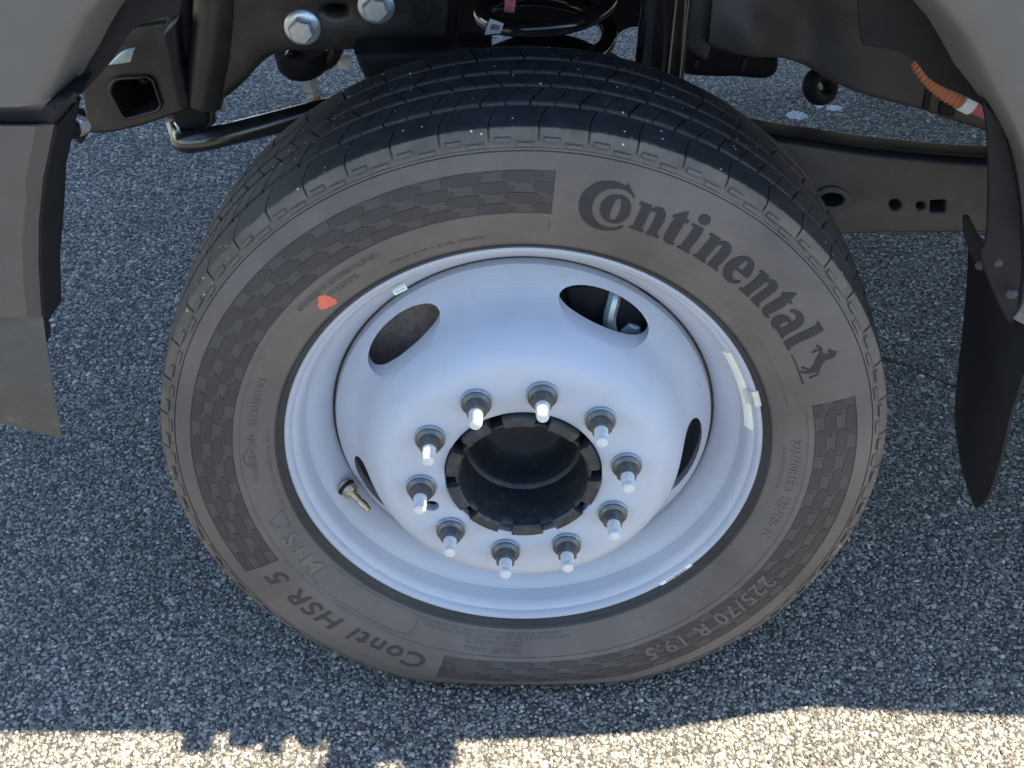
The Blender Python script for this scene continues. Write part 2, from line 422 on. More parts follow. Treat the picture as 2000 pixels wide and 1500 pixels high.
def loft(name, rows, m, parent, smooth=40, thick=0.0, sub=1):
    """quad sheet through rows of points, optionally given a thickness inwards"""
    V, F = [], []; k = len(rows[0])
    for r in rows: V += [Vector(p) for p in r]
    for i in range(len(rows) - 1):
        for j in range(k - 1): F.append((i * k + j, i * k + j + 1, (i + 1) * k + j + 1, (i + 1) * k + j))
    bm = bmesh.new(); vs = [bm.verts.new(v) for v in V]
    for f in F: bm.faces.new([vs[i] for i in f])
    bmesh.ops.recalc_face_normals(bm, faces=bm.faces)
    if sub > 1: bmesh.ops.subdivide_edges(bm, edges=bm.edges, cuts=sub - 1, use_grid_fill=True, smooth=1.0)
    if thick: bmesh.ops.solidify(bm, geom=bm.faces, thickness=thick)
    return from_bm(name, bm, m, parent, smooth)

# ------------------------------------------------------------------ the ground
def ground():
    me = bpy.data.meshes.new('asphalt_ground')
    s = 120
    me.from_pydata([(-s, -s, 0), (s, -s, 0), (s, s, 0), (-s, s, 0)], [], [(0, 1, 2, 3)])
    me.materials.append(M['asphalt'])
    o = bpy.data.objects.new('asphalt_ground', me); COL.objects.link(o)
    o['kind'] = 'structure'; o['label'] = 'dark asphalt parking surface with pale crushed stone'; o['category'] = 'asphalt'
ground()
CRACK = [ground_at(*p) for p in ((1700, 690), (1745, 706), (1790, 722), (1830, 742), (1872, 757), (1920, 770))]
def crack():
    V, F = [], []; r2 = random.Random(5); P = crom([(q.x, q.y) for q in CRACK], 6, False)
    for i, p in enumerate(P):
        wd = r2.uniform(0.0012, 0.0042); j = r2.uniform(-0.002, 0.002)
        V += [(p.x, p.y - wd + j, 0.0006), (p.x, p.y + wd + j, 0.0006)]
    for i in range(len(P) - 1): F.append((2 * i, 2 * i + 2, 2 * i + 3, 2 * i + 1))
    o = mesh_obj('asphalt_crack', V, F, 'bitumen', bpy.data.objects['asphalt_ground'], 0)
M['bitumen'] = noisy('dark_bitumen', [(0.3, (0.006, 0.006, 0.007)), (0.7, (0.014, 0.014, 0.014))], 200, 0.7)
crack()
def stones():
    rg = np.random.default_rng(3)
    sp = 0.0047
    pts = []
    y = -0.50
    while y < 1.75:
        s = sp * (1.0 if y < 0.35 else 1.0 + 0.42 * min(1.0, (y - 0.35) / 0.5))
        hw = 0.72 + 0.34 * (y + 0.3) + 0.05
        xs = np.arange(-hw, hw, s)
        pts.append(np.c_[xs + rg.uniform(-.5, .5, len(xs)) * s, np.full(len(xs), y) + rg.uniform(-.5, .5, len(xs)) * s, np.full(len(xs), s)])
        y += s
    p = np.vstack(pts)
    # keep the sealed crack free of stones
    keep = np.ones(len(p), bool)
    for a, b in zip(CRACK[:-1], CRACK[1:]):
        ab = np.array([b.x - a.x, b.y - a.y]); ap = p[:, :2] - np.array([a.x, a.y])
        t = np.clip((ap @ ab) / (ab @ ab), 0, 1); d = np.linalg.norm(ap - t[:, None] * ab, axis=1)
        keep &= d > 0.004
    p = p[keep]
    n = len(p); k = 5
    rad = p[:, 2] * rg.lognormal(-0.56, 0.36, n)
    rad = np.clip(rad, 0.0012, 0.0066)
    asp = rg.uniform(0.6, 1.0, n); rot = rg.uniform(0, 2 * np.pi, n)
    top = rg.normal(0.0006, 0.0005, n) + 0.10 * rad
    tilt = rg.normal(0, 0.13, (n, 2))
    ang = (np.arange(k)[None] + rg.uniform(-.32, .32, (n, k))) * 2 * np.pi / k
    rr = rad[:, None] * rg.uniform(0.72, 1.12, (n, k))
    lx = rr * np.cos(ang); ly = rr * asp[:, None] * np.sin(ang)
    c, s_ = np.cos(rot)[:, None], np.sin(rot)[:, None]
    X = lx * c - ly * s_; Y = lx * s_ + ly * c
    V = np.empty((n, 2 * k + 1, 3))
    sh = 0.84
    V[:, :k, 0] = p[:, 0, None] + X; V[:, :k, 1] = p[:, 1, None] + Y; V[:, :k, 2] = -0.0012
    V[:, k:2 * k, 0] = p[:, 0, None] + X * sh; V[:, k:2 * k, 1] = p[:, 1, None] + Y * sh
    V[:, k:2 * k, 2] = top[:, None] + tilt[:, :1] * X + tilt[:, 1:] * Y - 0.10 * rad[:, None]
    V[:, 2 * k, :2] = p[:, :2] + rg.normal(0, 0.15, (n, 2)) * rad[:, None]; V[:, 2 * k, 2] = top + 0.10 * rad
    f = []
    for i in range(k):
        j = (i + 1) % k
        f += [(i, j, k + j), (i, k + j, k + i), (k + i, k + j, 2 * k)]
    f = np.array(f)
    F = (f[None] + (np.arange(n) * (2 * k + 1))[:, None, None]).reshape(-1, 3)
    me = bpy.data.meshes.new('asphalt_aggregate')
    me.vertices.add(n * (2 * k + 1)); me.vertices.foreach_set('co', V.reshape(-1))
    me.loops.add(F.size); me.loops.foreach_set('vertex_index', F.reshape(-1).astype(np.int32))
    me.polygons.add(len(F)); me.polygons.foreach_set('loop_start', np.arange(0, F.size, 3, dtype=np.int32))
    me.update(calc_edges=True)
    tone = np.clip(rg.beta(1.7, 1.9, n), 0, 1)
    a = me.attributes.new('tone', 'FLOAT', 'POINT'); a.data.foreach_set('value', np.repeat(tone, 2 * k + 1).astype(np.float32))
    me.materials.append(M['stones'])
    o = bpy.data.objects.new('asphalt_aggregate', me); COL.objects.link(o)
    o['kind'] = 'stuff'; o['label'] = 'pale grey crushed stones set in the dark asphalt'; o['category'] = 'gravel'
stones()

# ------------------------------------------------------------------ the truck (one thing)
truck = empty('work_truck')
truck['label'] = 'grey heavy work truck, front corner with white steel wheel on asphalt'
truck['category'] = 'truck'

# ---- tyre surface: radius -> y on the outer side, with the flat at the contact patch
RO = 0.4045
SIDE = [(0.255, 0.014), (0.2605, 0.006), (0.2645, -0.003), (0.270, -0.0085), (0.276, -0.0118), (0.290, -0.0180), (0.305, -0.0228), (0.320, -0.0252),
        (0.340, -0.0256), (0.360, -0.0232), (0.375, -0.0192), (0.382, -0.0166), (0.388, -0.0133), (0.394, -0.0090), (0.3985, -0.0040)]
_sr = [a for a, b in SIDE]; _syy = [b for a, b in SIDE]
def flat(th, r, y):
    """squash towards the ground at the contact patch, sidewall bulging out a little"""
    s = math.sin(th)
    hard = RO - (CZ - 0.0015) / max(-s, 0.3)
    dlt = math.log1p(math.exp(min(40.0, 130.0 * hard))) / 130.0 if s < -0.3 else 0.0
    k = max(0.0, min(1.0, (r - 0.268) / (RO - 0.268)))
    wgt = k * k * (3 - 2 * k) if k < 1 else 1
    ca = max(0.0, -s) ** 10
    bulge = 0.010 * ca * math.exp(-((r - 0.345) / 0.035) ** 2)
    yy = y - bulge if y < 0.088 else y + bulge
    return ring_pt(yy, r - dlt * wgt, th)
def S(th, r, h=0.0):
    return flat(th, r, float(np.interp(r, _sr, _syy)) - h)
def in_arc(d, a, b): return (d - a) % 360 <= (b - a) % 360
BAND_A = (85.4, 207.0)      # degrees, counter-clockwise
BAND_B = (-107.5, 15.3)
PLATE = (15.3, 85.4)
HSR = (-153.0, -107.5)
def relief(d, r):
    h = 0.0
    if in_arc(d, *PLATE):
        if 0.2925 < r < 0.3795: h = 0.0011
    else:
        if 0.3105 < r < 0.3170: h = 0.0011
        elif 0.3170 <= r < 0.3628: h = -0.0002 if (in_arc(d, *BAND_A) or in_arc(d, *BAND_B)) else 0.0011
        elif 0.3628 <= r < 0.3795: h = 0.0011
    if 0.3806 < r < 0.3826: h = 0.0012
    if 0.3795 < r <= 0.3806: h = -0.0008
    if 0.2700 < r < 0.2712 or 0.2738 < r < 0.2746: h += 0.0008
    return h
def build_tyre():
    ths = list(np.arange(0, 360, 1.0))
    for e in (85.4, 207.0, 252.5, 15.3): ths += [e - 0.04, e + 0.04]
    ths = sorted(set(round(t % 360, 3) for t in ths))
    rs = list(np.linspace(0.255, 0.3985, 46))
    for e in (0.2925, 0.3105, 0.3170, 0.3628, 0.3795, 0.3806, 0.3826, 0.2700, 0.2712, 0.2738, 0.2746): rs += [e - 0.00022, e + 0.00022]
    rs = sorted(set(rs))
    # body under the tread, and the inner side
    back = [(0.0000, 0.3960), (0.010, 0.3945), (0.020, 0.3960), (0.036, 0.3985), (0.073, 0.3998), (0.103, 0.3998), (0.140, 0.3985), (0.156, 0.3960), (0.166, 0.3945), (0.176, 0.3960), (0.184, 0.392), (0.196, 0.370),
            (0.2015, 0.345), (0.2012, 0.32), (0.194, 0.29), (0.180, 0.268), (0.165, 0.256), (0.150, 0.252)]
    V, F, FM = [], [], []
    n = len(ths); k = len(rs) + len(back)
    for d in ths:
        th = R_(d)
        for r in rs:
            rec = max(0.0, r - 0.3868) / 0.0117
            V.append(S(th, r - 0.0030 * rec, relief(d, r) - 0.0034 * min(1.0, rec * 2.5)))
        for y, r in back: V.append(flat(th, r, y))
    for i in range(n):
        j = (i + 1) % n; dm = (ths[i] + 0.02) % 360
        for q in range(k - 1):
            F.append((i * k + q, j * k + q, j * k + q + 1, i * k + q + 1))
            if q < len(rs) - 1:
                rm = 0.5 * (rs[q] + rs[q + 1])
                if rm < 0.2738: FM.append(1)
                elif 0.3171 < rm < 0.3627 and not in_arc(dm, *PLATE) and not in_arc(dm, *HSR): FM.append(2)
                elif rm > 0.3826: FM.append(3)
                else: FM.append(0)
            else: FM.append(4 if rs and q < len(rs) + 9 else 0)
    return mesh_obj('tyre', V, F, None, truck, 40, ['sidewall', 'bead', 'band', 'tread_edge', 'groove'], FM)
tyre = build_tyre()
tyre['label'] = 'dusty black truck tyre with raised sidewall lettering'

# ---- tread blocks
NB = 52; STEP = 360.0 / NB; PH = 88.1
def crown(y): return RO - 0.0062 * (abs(y - 0.088) / 0.092) ** 2.2
RIBS = [  # y0, y1, subdivisions per step, slope of the sipe (deg across the rib), gap deg, zigzag
    (-0.0040, 0.0330, 1, 1.3, 0.42, 0.0),
    (0.0385, 0.0705, 2, 2.2, 0.34, 0.12),
    (0.0755, 0.1010, 2, -2.0, 0.34, 0.10),
    (0.1060, 0.1380, 2, 2.2, 0.34, 0.12),
    (0.1435, 0.1800, 1, -1.3, 0.30, 0.0)]
OFF = [0.0, 1.3, 5.2, 4.0, 2.0]
def block_geom(ri, a0, a1, gap0, gap1):
    y0, y1, sub, slope, gap, zz = RIBS[ri]
    if ri == 0: prof = [(-0.0128, 0.3880), (-0.0090, 0.3940), (-0.0048, 0.3982), (-0.0020, crown(0) - 0.0002), (0.006, crown(0.006)), (0.018, crown(0.018)), (0.0315, crown(0.0315)), (0.0330, crown(0.033) - 0.0012)]
    elif ri == 4: prof = [(0.1435, crown(0.1435) - 0.0012), (0.145, crown(0.145)), (0.158, crown(0.158)), (0.170, crown(0.17)), (0.178, crown(0.178) - 0.0002), (0.181, 0.3982), (0.1885, 0.390)]
    else:
        ys = np.linspace(y0, y1, 7)
        prof = [(y0, crown(y0) - 0.0012), (y0 + 0.0015, crown(y0))] + [(y, crown(y)) for y in ys[1:-1]] + [(y1 - 0.0015, crown(y1)), (y1, crown(y1) - 0.0012)]
    V, F, FM = [], [], []; k = len(prof); m = 4
    for s in range(m):
        t = s / (m - 1)
        for q, (y, r) in enumerate(prof):
            u = (y - y0) / (y1 - y0)
            sh = slope * u * u if ri == 0 else slope * u
            if ri == 0 and y < 0: sh = 0
            z = zz * (1 if q % 2 else -1)
            gm = (0.85 if y < -0.003 else 0.45) if ri == 0 else 1.0
            d = a0 + gm * gap0 / 2 + (a1 - gm * gap1 / 2 - a0 - gm * gap0 / 2) * t - sh + z
            V.append(flat(R_(d), r, y))
    nt_ = len(V)
    for s in range(m):
        t = s / (m - 1)
        for q, (y, r) in enumerate(prof):
            u = (y - y0) / (y1 - y0)
            sh = slope * u * u if ri == 0 else slope * u
            if ri == 0 and y < 0: sh = 0
            z = zz * (1 if q % 2 else -1)
            gm = (0.85 if y < -0.003 else 0.45) if ri == 0 else 1.0
            d = a0 + gm * gap0 / 2 + (a1 - gm * gap1 / 2 - a0 - gm * gap0 / 2) * t - sh + z
            yb = y
            if ri == 0 and y < 0: yb = y + 0.004
            V.append(flat(R_(d), min(r, 0.3985) - 0.0065, yb))
    dust = 1
    for s in range(m - 1):
        for q in range(k - 1):
            F.append((s * k + q, s * k + q + 1, (s + 1) * k + q + 1, (s + 1) * k + q))
            if ri == 0: FM.append(0)
            elif ri == 4: FM.append(0)
            else: FM.append(0)
    for s in range(m - 1):
        for q in (0, k - 1):
            F.append((s * k + q, (s + 1) * k + q, nt_ + (s + 1) * k + q, nt_ + s * k + q)); FM.append(2)
    for q in range(k - 1):
        for s in (0, m - 1):
            F.append((s * k + q, s * k + q + 1, nt_ + s * k + q + 1, nt_ + s * k + q)); FM.append(0)
    return V, F, FM
hidV, hidF, hidM = [], [], []
BM = ['tread', 'tread_edge', 'groove']
for ri, (y0, y1, sub, slope, gap, zz) in enumerate(RIBS):
    for b in range(NB):
        for s in range(sub):
            a0 = PH + OFF[ri] + b * STEP + s * STEP / sub
            a1 = a0 + STEP / sub
            g0 = gap if s == 0 else gap * 0.55
            g1 = gap if s == sub - 1 else gap * 0.55
            V, F, FM = block_geom(ri, a0, a1, g0, g1)
            mid = ((a0 + a1) / 2) % 360
            vis = in_arc(mid, -4, 186) if ri < 4 else in_arc(mid, 45, 135)
            if ri == 0: vis = True
            if vis:
                mesh_obj('tread_block', V, F, None, tyre, 30, BM, FM)
            else:
                o = len(hidV); hidV += V; hidF += [tuple(i + o for i in f) for f in F]; hidM += FM
hid = mesh_obj('lower_tread', hidV, hidF, None, tyre, 30, BM, hidM)
hid['kind'] = 'stuff'
# little rectangular pads on the dusty shoulder, two between slots
def pad(a0, a1, r0, r1, h, m, nm, par=None):
    V, F = [], []
    g = [(a0, r0), (a1, r0), (a1, r1), (a0, r1)]
    e = 0.18
    for a, r in g: V.append(S(R_(a), r, -0.0004))
    ca, cr = (a0 + a1) / 2, (r0 + r1) / 2
    for a, r in g: V.append(S(R_(ca + (a - ca) * 0.88), cr + (r - cr) * 0.82, h))
    F = [(4, 5, 6, 7), (0, 1, 5, 4), (1, 2, 6, 5), (2, 3, 7, 6), (3, 0, 4, 7)]
    return mesh_obj(nm, V, F, m, par or tyre, 0)
for b in range(NB):
    a = PH + b * STEP
    pad(a + STEP * 0.10, a + STEP * 0.46, 0.3838, 0.3872, 0.0022, 'sidewall', 'shoulder_pad')
    pad(a + STEP * 0.56, a + STEP * 0.90, 0.3880, 0.3915, 0.0030, 'sidewall', 'shoulder_pad')

# ---- hexagon pattern in the recessed bands
def patch(pts, h, m, nm):
    """pts = [(deg, r)] outline of a small raised tile"""
    n = len(pts)
    V = [S(R_(a), r, h) for a, r in pts] + [S(R_(a), r, -0.0006) for a, r in pts]
    F = [list(range(n))] + [(i, (i + 1) % n, n + (i + 1) % n, n + i) for i in range(n)]
    return mesh_obj(nm, V, F, m, tyre, 0)
PER = 9.6
R0, R1 = 0.3176, 0.3622
NR = 4; RH = (R1 - R0) / NR
tickV, tickF = [], []
def clipband(a, arc):
    return min(max(a, arc[0] + 0.25), arc[1] - 0.25)
for arc, strong in ((BAND_A, 1.0), ((-100.0, 15.3), 0.6)):
    a = arc[0] - PER
    while a < arc[1] + PER:
        for row in range(NR):
            rb = R0 + row * RH; rt = rb + RH
            c = a - row * PER * 0.34 * -1 + (PER * 0.0)
            c = a + (row % 2) * PER * 0.5
            w1 = PER * 0.28
            lean = PER * 0.06
            # clockwise is to the right on the upper side, so a rising slash leans to smaller angles
            hexo = [(c - w1, rb + RH * 0.02), (c + w1 * 0.55, rb + RH * 0.02), (c + w1 + lean, rb + RH * 0.5), (c + w1, rt - RH * 0.02), (c - w1 * 0.55, rt - RH * 0.02), (c - w1 - lean, rb + RH * 0.5)]
            if hexo[0][0] > arc[0] and max(p[0] for p in hexo) < arc[1]:
                patch(hexo, 0.0004, 'tile_dark', 'hexagon_tile')
            elif min(p[0] for p in hexo) < arc[1] and max(p[0] for p in hexo) > arc[0]:
                hx = [(clipband(p[0], arc), p[1]) for p in hexo]
                if max(p[0] for p in hx) - min(p[0] for p in hx) > 1.0: patch(hx, 0.0004, 'tile_dark', 'hexagon_tile')
            c2 = c + PER * 0.5
            sq = [(c2 - PER * 0.155, rb + RH * 0.06), (c2 + PER * 0.155, rb + RH * 0.06), (c2 + PER * 0.155, rt - RH * 0.10), (c2 - PER * 0.155, rt - RH * 0.10)]
            if min(p[0] for p in sq) > arc[0] and max(p[0] for p in sq) < arc[1]:
                patch(sq, 0.0003, 'tile_light', 'light_tile')
            # three little ticks at the joint
            for t in range(3):
                ct = c - PER * 0.26 - t * 0.42
                if ct < arc[0] + 0.6 or ct > arc[1] - 0.6: continue
                q = [(ct, rb + RH * 0.62), (ct + 0.17, rb + RH * 0.62), (ct - 0.15, rb + RH * 1.02), (ct - 0.32, rb + RH * 1.02)]
                if q[2][1] > R1: continue
                o = len(tickV)
                tickV += [S(R_(x), r, 0.0007) for x, r in q]; tickF.append((o, o + 1, o + 2, o + 3))
        a += PER
tk = mesh_obj('pattern_ticks', tickV, tickF, 'tick', tyre, 0); tk['kind'] = 'stuff'

# ---- lettering on the sidewall
def wrap(name, me, fmap, h, m, parent, cut=0.004, axis_cuts=True):
    """lay a flat outline mesh on the sidewall; fmap(x, y) -> (theta, r); raised by h"""
    bm = bmesh.new(); bm.from_mesh(me); bpy.data.meshes.remove(me)
    bmesh.ops.remove_doubles(bm, verts=bm.verts, dist=1e-6)
    xs = [v.co.x for v in bm.verts]; ys = [v.co.y for v in bm.verts]
    for lo, hi, ax in ((min(ys), max(ys), 1), (min(xs), max(xs), 0)):
        c = lo + cut
        while c < hi:
            pc = Vector((0, 0, 0)); pc[ax] = c; pn = Vector((0, 0, 0)); pn[ax] = 1
            bmesh.ops.bisect_plane(bm, geom=bm.verts[:] + bm.edges[:] + bm.faces[:], plane_co=pc, plane_no=pn, dist=1e-7)
            c += cut
    be = [e for e in bm.edges if len(e.link_faces) == 1]
    ex = bmesh.ops.extrude_edge_only(bm, edges=be)
    low = set(v for v in ex['geom'] if isinstance(v, bmesh.types.BMVert))
    for v in bm.verts:
        th, r = fmap(v.co.x, v.co.y)
        v.co = S(th, r, -0.0004 if v in low else h)
    return from_bm(name, bm, m, parent, 30)
def polar(px, py, h=0.0):
    """sight line meets the tyre's sidewall"""
    Y = -0.022
    for _ in range(12):
        q = at(px, py, Y)
        r = math.hypot(q.x, q.z - CZ)
        Y = float(np.interp(r, _sr, _syy)) - h
    return math.atan2(q.z - CZ, q.x), r
def traced(name, outlines, org, scl, parent=tyre, h=0.0017, m='letter', sub=4):
    # measure each point as (arc length, radius) around a mean angle, then lay it on the surface
    PP = [[polar(org[0] + x / scl, org[1] + y / scl, h) for x, y in o] for o in outlines]
    th0 = PP[0][0][0]; rm = 0.34
    sp = [crom([((th0 - t) * rm, r) for t, r in o], sub) for o in PP]
    me = curve_mesh(sp)
    return wrap(name, me, lambda x, y: (th0 - x / rm, y), h, m, parent)
A2 = ((1110, 330), 9.09); A3 = ((1280, 380), 9.09); A4 = ((1400, 480), 6.818); A1 = ((1520, 620), 10.71)
traced('letter_c', [[(1050,240),(1120,370),(1180,490),(1165,525),(1120,460),(1050,405),(960,365),(850,350),(740,355),(640,385),(550,440),(480,520),(435,610),(420,710),(435,810),(475,900),(540,970),(630,1020),(730,1040),(840,1040),(920,1020),(970,1000),(975,1015),(955,1045),(900,1070),(820,1090),(700,1100),(580,1085),(450,1045),(340,980),(260,900),(205,800),(185,690),(195,580),(235,470),(300,380),(400,300),(520,240),(640,217),(750,215),(860,232),(960,270),(1030,310)]], *A2)
traced('letter_o', [[(560,720),(580,620),(640,540),(730,480),(850,460),(970,475),(1060,530),(1110,620),(1115,710),(1090,810),(1030,890),(940,950),(830,970),(720,950),(630,890),(575,810)],[(890,525),(930,540),(945,590),(935,680),(900,790),(850,880),(800,912),(750,905),(730,870),(740,790),(780,680),(830,580)]], *A2)
traced('letter_n', [[(1285,575),(1490,650),(1465,715),(1530,685),(1610,678),(1690,715),(1730,790),(1720,880),(1680,970),(1620,1070),(1560,1175),(1612,1190),(1595,1240),(1375,1155),(1400,1120),(1480,990),(1540,860),(1555,800),(1535,762),(1490,755),(1450,785),(1410,860),(1350,980),(1300,1070),(1335,1090),(1315,1135),(1072,1045),(1085,1010),(1135,1025),(1190,920),(1250,790),(1305,655),(1258,632)]], *A2)
traced('letter_t', [[(605,295),(550,435),(605,468),(575,522),(510,505),(470,590),(400,710),(330,810),(300,855),(350,870),(320,900),(240,885),(170,840),(145,790),(160,730),(200,650),(270,530),(345,425),(300,400),(318,360),(400,345),(500,315)]], *A3)
traced('letter_i', [[(670,510),(865,610),(835,680),(760,790),(690,880),(590,990),(622,1018),(595,1055),(378,935),(395,905),(440,915),(500,840),(590,720),(685,580),(640,555)]], *A3)
traced('letter_dot', [circ(875, 450, 109, 97, 16)], *A3)
traced('letter_n', [[(985,680),(1165,785),(1125,850),(1190,825),(1270,835),(1335,890),(1355,960),(1335,1040),(1270,1120),(1180,1215),(1090,1300),(1125,1335),(1095,1368),(915,1245),(1000,1150),(1100,1050),(1170,965),(1185,920),(1160,890),(1110,900),(1060,950),(980,1050),(870,1160),(900,1190),(865,1222),(660,1085),(685,1055),(725,1070),(800,985),(900,860),(995,745),(955,715)]], *A3)
traced('letter_e', [[(400,438),(450,390),(490,320),(503,260),(480,200),(430,155),(350,137),(260,155),(170,205),(105,280),(83,360),(100,430),(150,480),(220,505),(300,500),(322,470),(300,462),(250,460),(215,430),(205,390),(220,345),(250,320)],[(280,290),(340,235),(380,207),(410,208),(418,235),(395,270),(360,315),(340,335)]], *A4)
traced('letter_n', [[(600,317),(705,412),(680,455),(740,452),(790,480),(812,535),(795,590),(740,640),(650,710),(555,775),(575,800),(550,825),(442,720),(520,660),(620,590),(690,530),(698,500),(675,482),(640,495),(580,545),(500,610),(425,660),(445,672),(415,690),(288,575),(320,552),(345,570),(430,505),(520,430),(582,368),(565,345)]], *A4)
traced('letter_t', [[(1072,640),(985,725),(1013,760),(985,780),(955,757),(880,820),(790,870),(700,915),(685,935),(710,955),(680,970),(630,935),(603,885),(615,835),(680,780),(780,720),(880,650),(860,640),(880,617),(970,625),(1060,632)]], *A4)
traced('letter_a', [[(985,855),(1040,850),(1110,880),(1155,930),(1165,1000),(1130,1065),(1060,1115),(980,1160),(890,1210),(900,1225),(862,1240),(795,1135),(815,1115),(770,1105),(730,1070),(722,1020),(750,965),(810,930),(880,920),(950,945),(985,985),(995,1020),(1040,1000),(1062,955),(1045,910),(1000,890),(970,885)],[(840,1065),(880,1030),(930,1008),(955,1020),(955,1045),(920,1070),(870,1095),(835,1095)]], *A4)
traced('letter_l', [[(1355,1003),(1425,1125),(1330,1185),(1200,1245),(1080,1300),(975,1355),(988,1385),(950,1400),(885,1285),(980,1230),(1100,1165),(1220,1110),(1330,1055),(1325,1030)]], *A4)
traced('horse_emblem', [[(1230,700),(1215,760),(1180,830),(1110,870),(1040,890),(985,905),(940,960),(900,1030),(880,1090),(860,1140),(800,1155),(720,1160),(650,1190),(560,1180),(470,1160),(455,1130),(490,1118),(560,1130),(620,1130),(650,1085),(700,1030),(745,1000),(760,930),(800,850),(850,760),(860,710),(800,715),(750,745),(695,745),(740,700),(800,670),(870,660),(930,660),(935,690),(925,730),(975,765),(1050,770),(1060,750),(1035,710),(1050,680),(1090,668),(1150,700),(1200,720)],
    [(475,1045),(500,1032),(560,1050),(635,1080),(620,1115),(560,1090),(490,1070)], [(800,575),(830,570),(880,610),(920,645),(905,655),(850,640),(800,635)], [(860,1155),(850,1190),(800,1225),(720,1260),(640,1295),(660,1240),(740,1205),(800,1185)], [(265,780),(285,775),(380,960),(460,1170),(540,1390),(500,1397),(430,1200),(350,980)]], *A1, sub=3)

def text_mesh(body, size, bold=0.0, shear=0.0):
    cu = bpy.data.curves.new('text', 'FONT'); cu.body = body; cu.size = size; cu.offset = bold; cu.shear = shear; cu.space_character = 1.0 + 8.0 * bold
    cu.resolution_u = 3; cu.align_x = 'LEFT'
    o = bpy.data.objects.new('text', cu); COL.objects.link(o)
    dg = bpy.context.evaluated_depsgraph_get(); dg.update()
    me = bpy.data.meshes.new_from_object(o.evaluated_get(dg))
    bpy.data.objects.remove(o); bpy.data.curves.remove(cu)
    return me
def arc_text(name, body, d0, d1, r0, r1, h, m, bold=0.0, shear=0.0, cut=0.006):
    """text running clockwise from angle d0 to d1 (degrees), tops outwards, cap height r0..r1"""
    me = text_mesh(body, 1.0, bold, shear)
    xs = [v.co.x for v in me.vertices]; ys = [v.co.y for v in me.vertices]
    x0, x1, y0, y1 = min(xs), max(xs), min(ys), max(ys)
    Lx = R_(abs(d1 - d0)) * (r0 + r1) / 2
    for v in me.vertices: v.co.x = (v.co.x - x0) / (x1 - x0) * Lx; v.co.y = (v.co.y - y0) / (y1 - y0) * (r1 - r0)
    rm = (r0 + r1) / 2
    return wrap(name, me, lambda x, y: (R_(d0) - x / rm, r0 + y), h, m, tyre, cut)
arc_text('tread_name_lettering', 'Conti HSR 5', -111.0, -150.5, 0.3225, 0.3485, 0.0018, 'tile_dark', 0.017, 0.14)
arc_text('size_lettering', '225/70 R 19.5', -30.5, -63.0, 0.3250, 0.3475, 0.0012, 'sidewall', 0.018)
arc_text('small_size_lettering', '225/70R19.5 128/126 N', 6.2, -21.5, 0.2935, 0.3035, 0.0012, 'small_text', 0.010)
arc_text('small_lettering', 'M+S', -145.5, -157.5, 0.283, 0.3015, 0.0014, 'small_text', 0.02)
arc_text('small_lettering', 'RETREADABLE', 170.5, 157.5, 0.2925, 0.3005, 0.0010, 'small_text', 0.010)
arc_text('small_lettering', 'ContiLifeCycle', 185.5, 172.8, 0.2915, 0.3015, 0.0012, 'small_text', 0.008)
arc_text('small_lettering', 'ENGINEERED BY CONTINENTAL IN USA', 138.5, 118.5, 0.3015, 0.3075, 0.0013, 'small_text', 0.008)
arc_text('small_lettering', 'WARNING', 132.0, 124.5, 0.2900, 0.2965, 0.0012, 'small_text', 0.008)
arc_text('small_lettering', 'LOAD RANGE  G', -90.0, -103.5, 0.2895, 0.2960, 0.0012, 'small_text', 0.008)
arc_text('small_lettering', 'TUBELESS   RADIAL', -90.5, -103.8, 0.2995, 0.3050, 0.0012, 'small_text', 0.008)
arc_text('small_lettering', '225/70R19.5', 4.0, -8.0, 0.2845, 0.2885, 0.0006, 'sidewall')
for rr, w0, w1 in ((0.2850, -78, -115), (0.2795, -80, -116)):
    arc_text('small_lettering', 'MAX LOAD SINGLE 1800 KG 3970 LBS AT 760 KPA 110 PSI COLD', w0, w1, rr - 0.0018, rr + 0.0018, 0.0006, 'sidewall', cut=0.02)
arc_text('small_lettering', 'TREAD PLIES 5 STEEL CORDS', 118.0, 98.0, 0.2855, 0.2890, 0.0006, 'sidewall', cut=0.02)
arc_text('small_lettering', 'DOT A3 CONTINENTAL 2214', 196.0, 172.0, 0.2785, 0.2825, 0.0006, 'sidewall', cut=0.02)
# thin raised outlines: the empty name panel, the small mountain mark, the wear circle
def line_ring(name, pts, wd, h, m='sidewall'):
    n = len(pts); V, F = [], []
    P = [Vector((R_(a) * 0.3, r)) for a, r in pts]
    for i in range(n):
        t = (P[(i + 1) % n] - P[i - 1]).normalized(); nr = Vector((-t.y, t.x)) * wd / 2
        for q, hh in ((P[i] - nr * 1.6, -0.0003), (P[i] - nr * 0.6, h), (P[i] + nr * 0.6, h), (P[i] + nr * 1.6, -0.0003)):
            V.append(S(q.x / 0.3, q.y, hh))
    for i in range(n):
        j = (i + 1) % n
        for k in range(3): F.append((i * 4 + k, j * 4 + k, j * 4 + k + 1, i * 4 + k + 1))
    return mesh_obj(name, V, F, m, tyre, 0)
pp = [(-144.0, 0.2790), (-142.5, 0.2775)] + [(a, 0.2770) for a in range(-140, -119, 2)] + [(-118, 0.2778), (-116.5, 0.2800), (-116.2, 0.29), (-116.8, 0.3020), (-118.3, 0.3045)] + [(a, 0.3055) for a in range(-120, -143, -2)] + [(-143.6, 0.3045), (-144.8, 0.3020), (-144.9, 0.29)]
line_ring('blank_panel_outline', pp, 0.0010, 0.0009)
line_ring('mountain_mark', [(-159.5, 0.2835), (-164.5, 0.2835), (-162.6, 0.3025), (-161.6, 0.2985), (-160.9, 0.3005)], 0.0009, 0.0010)
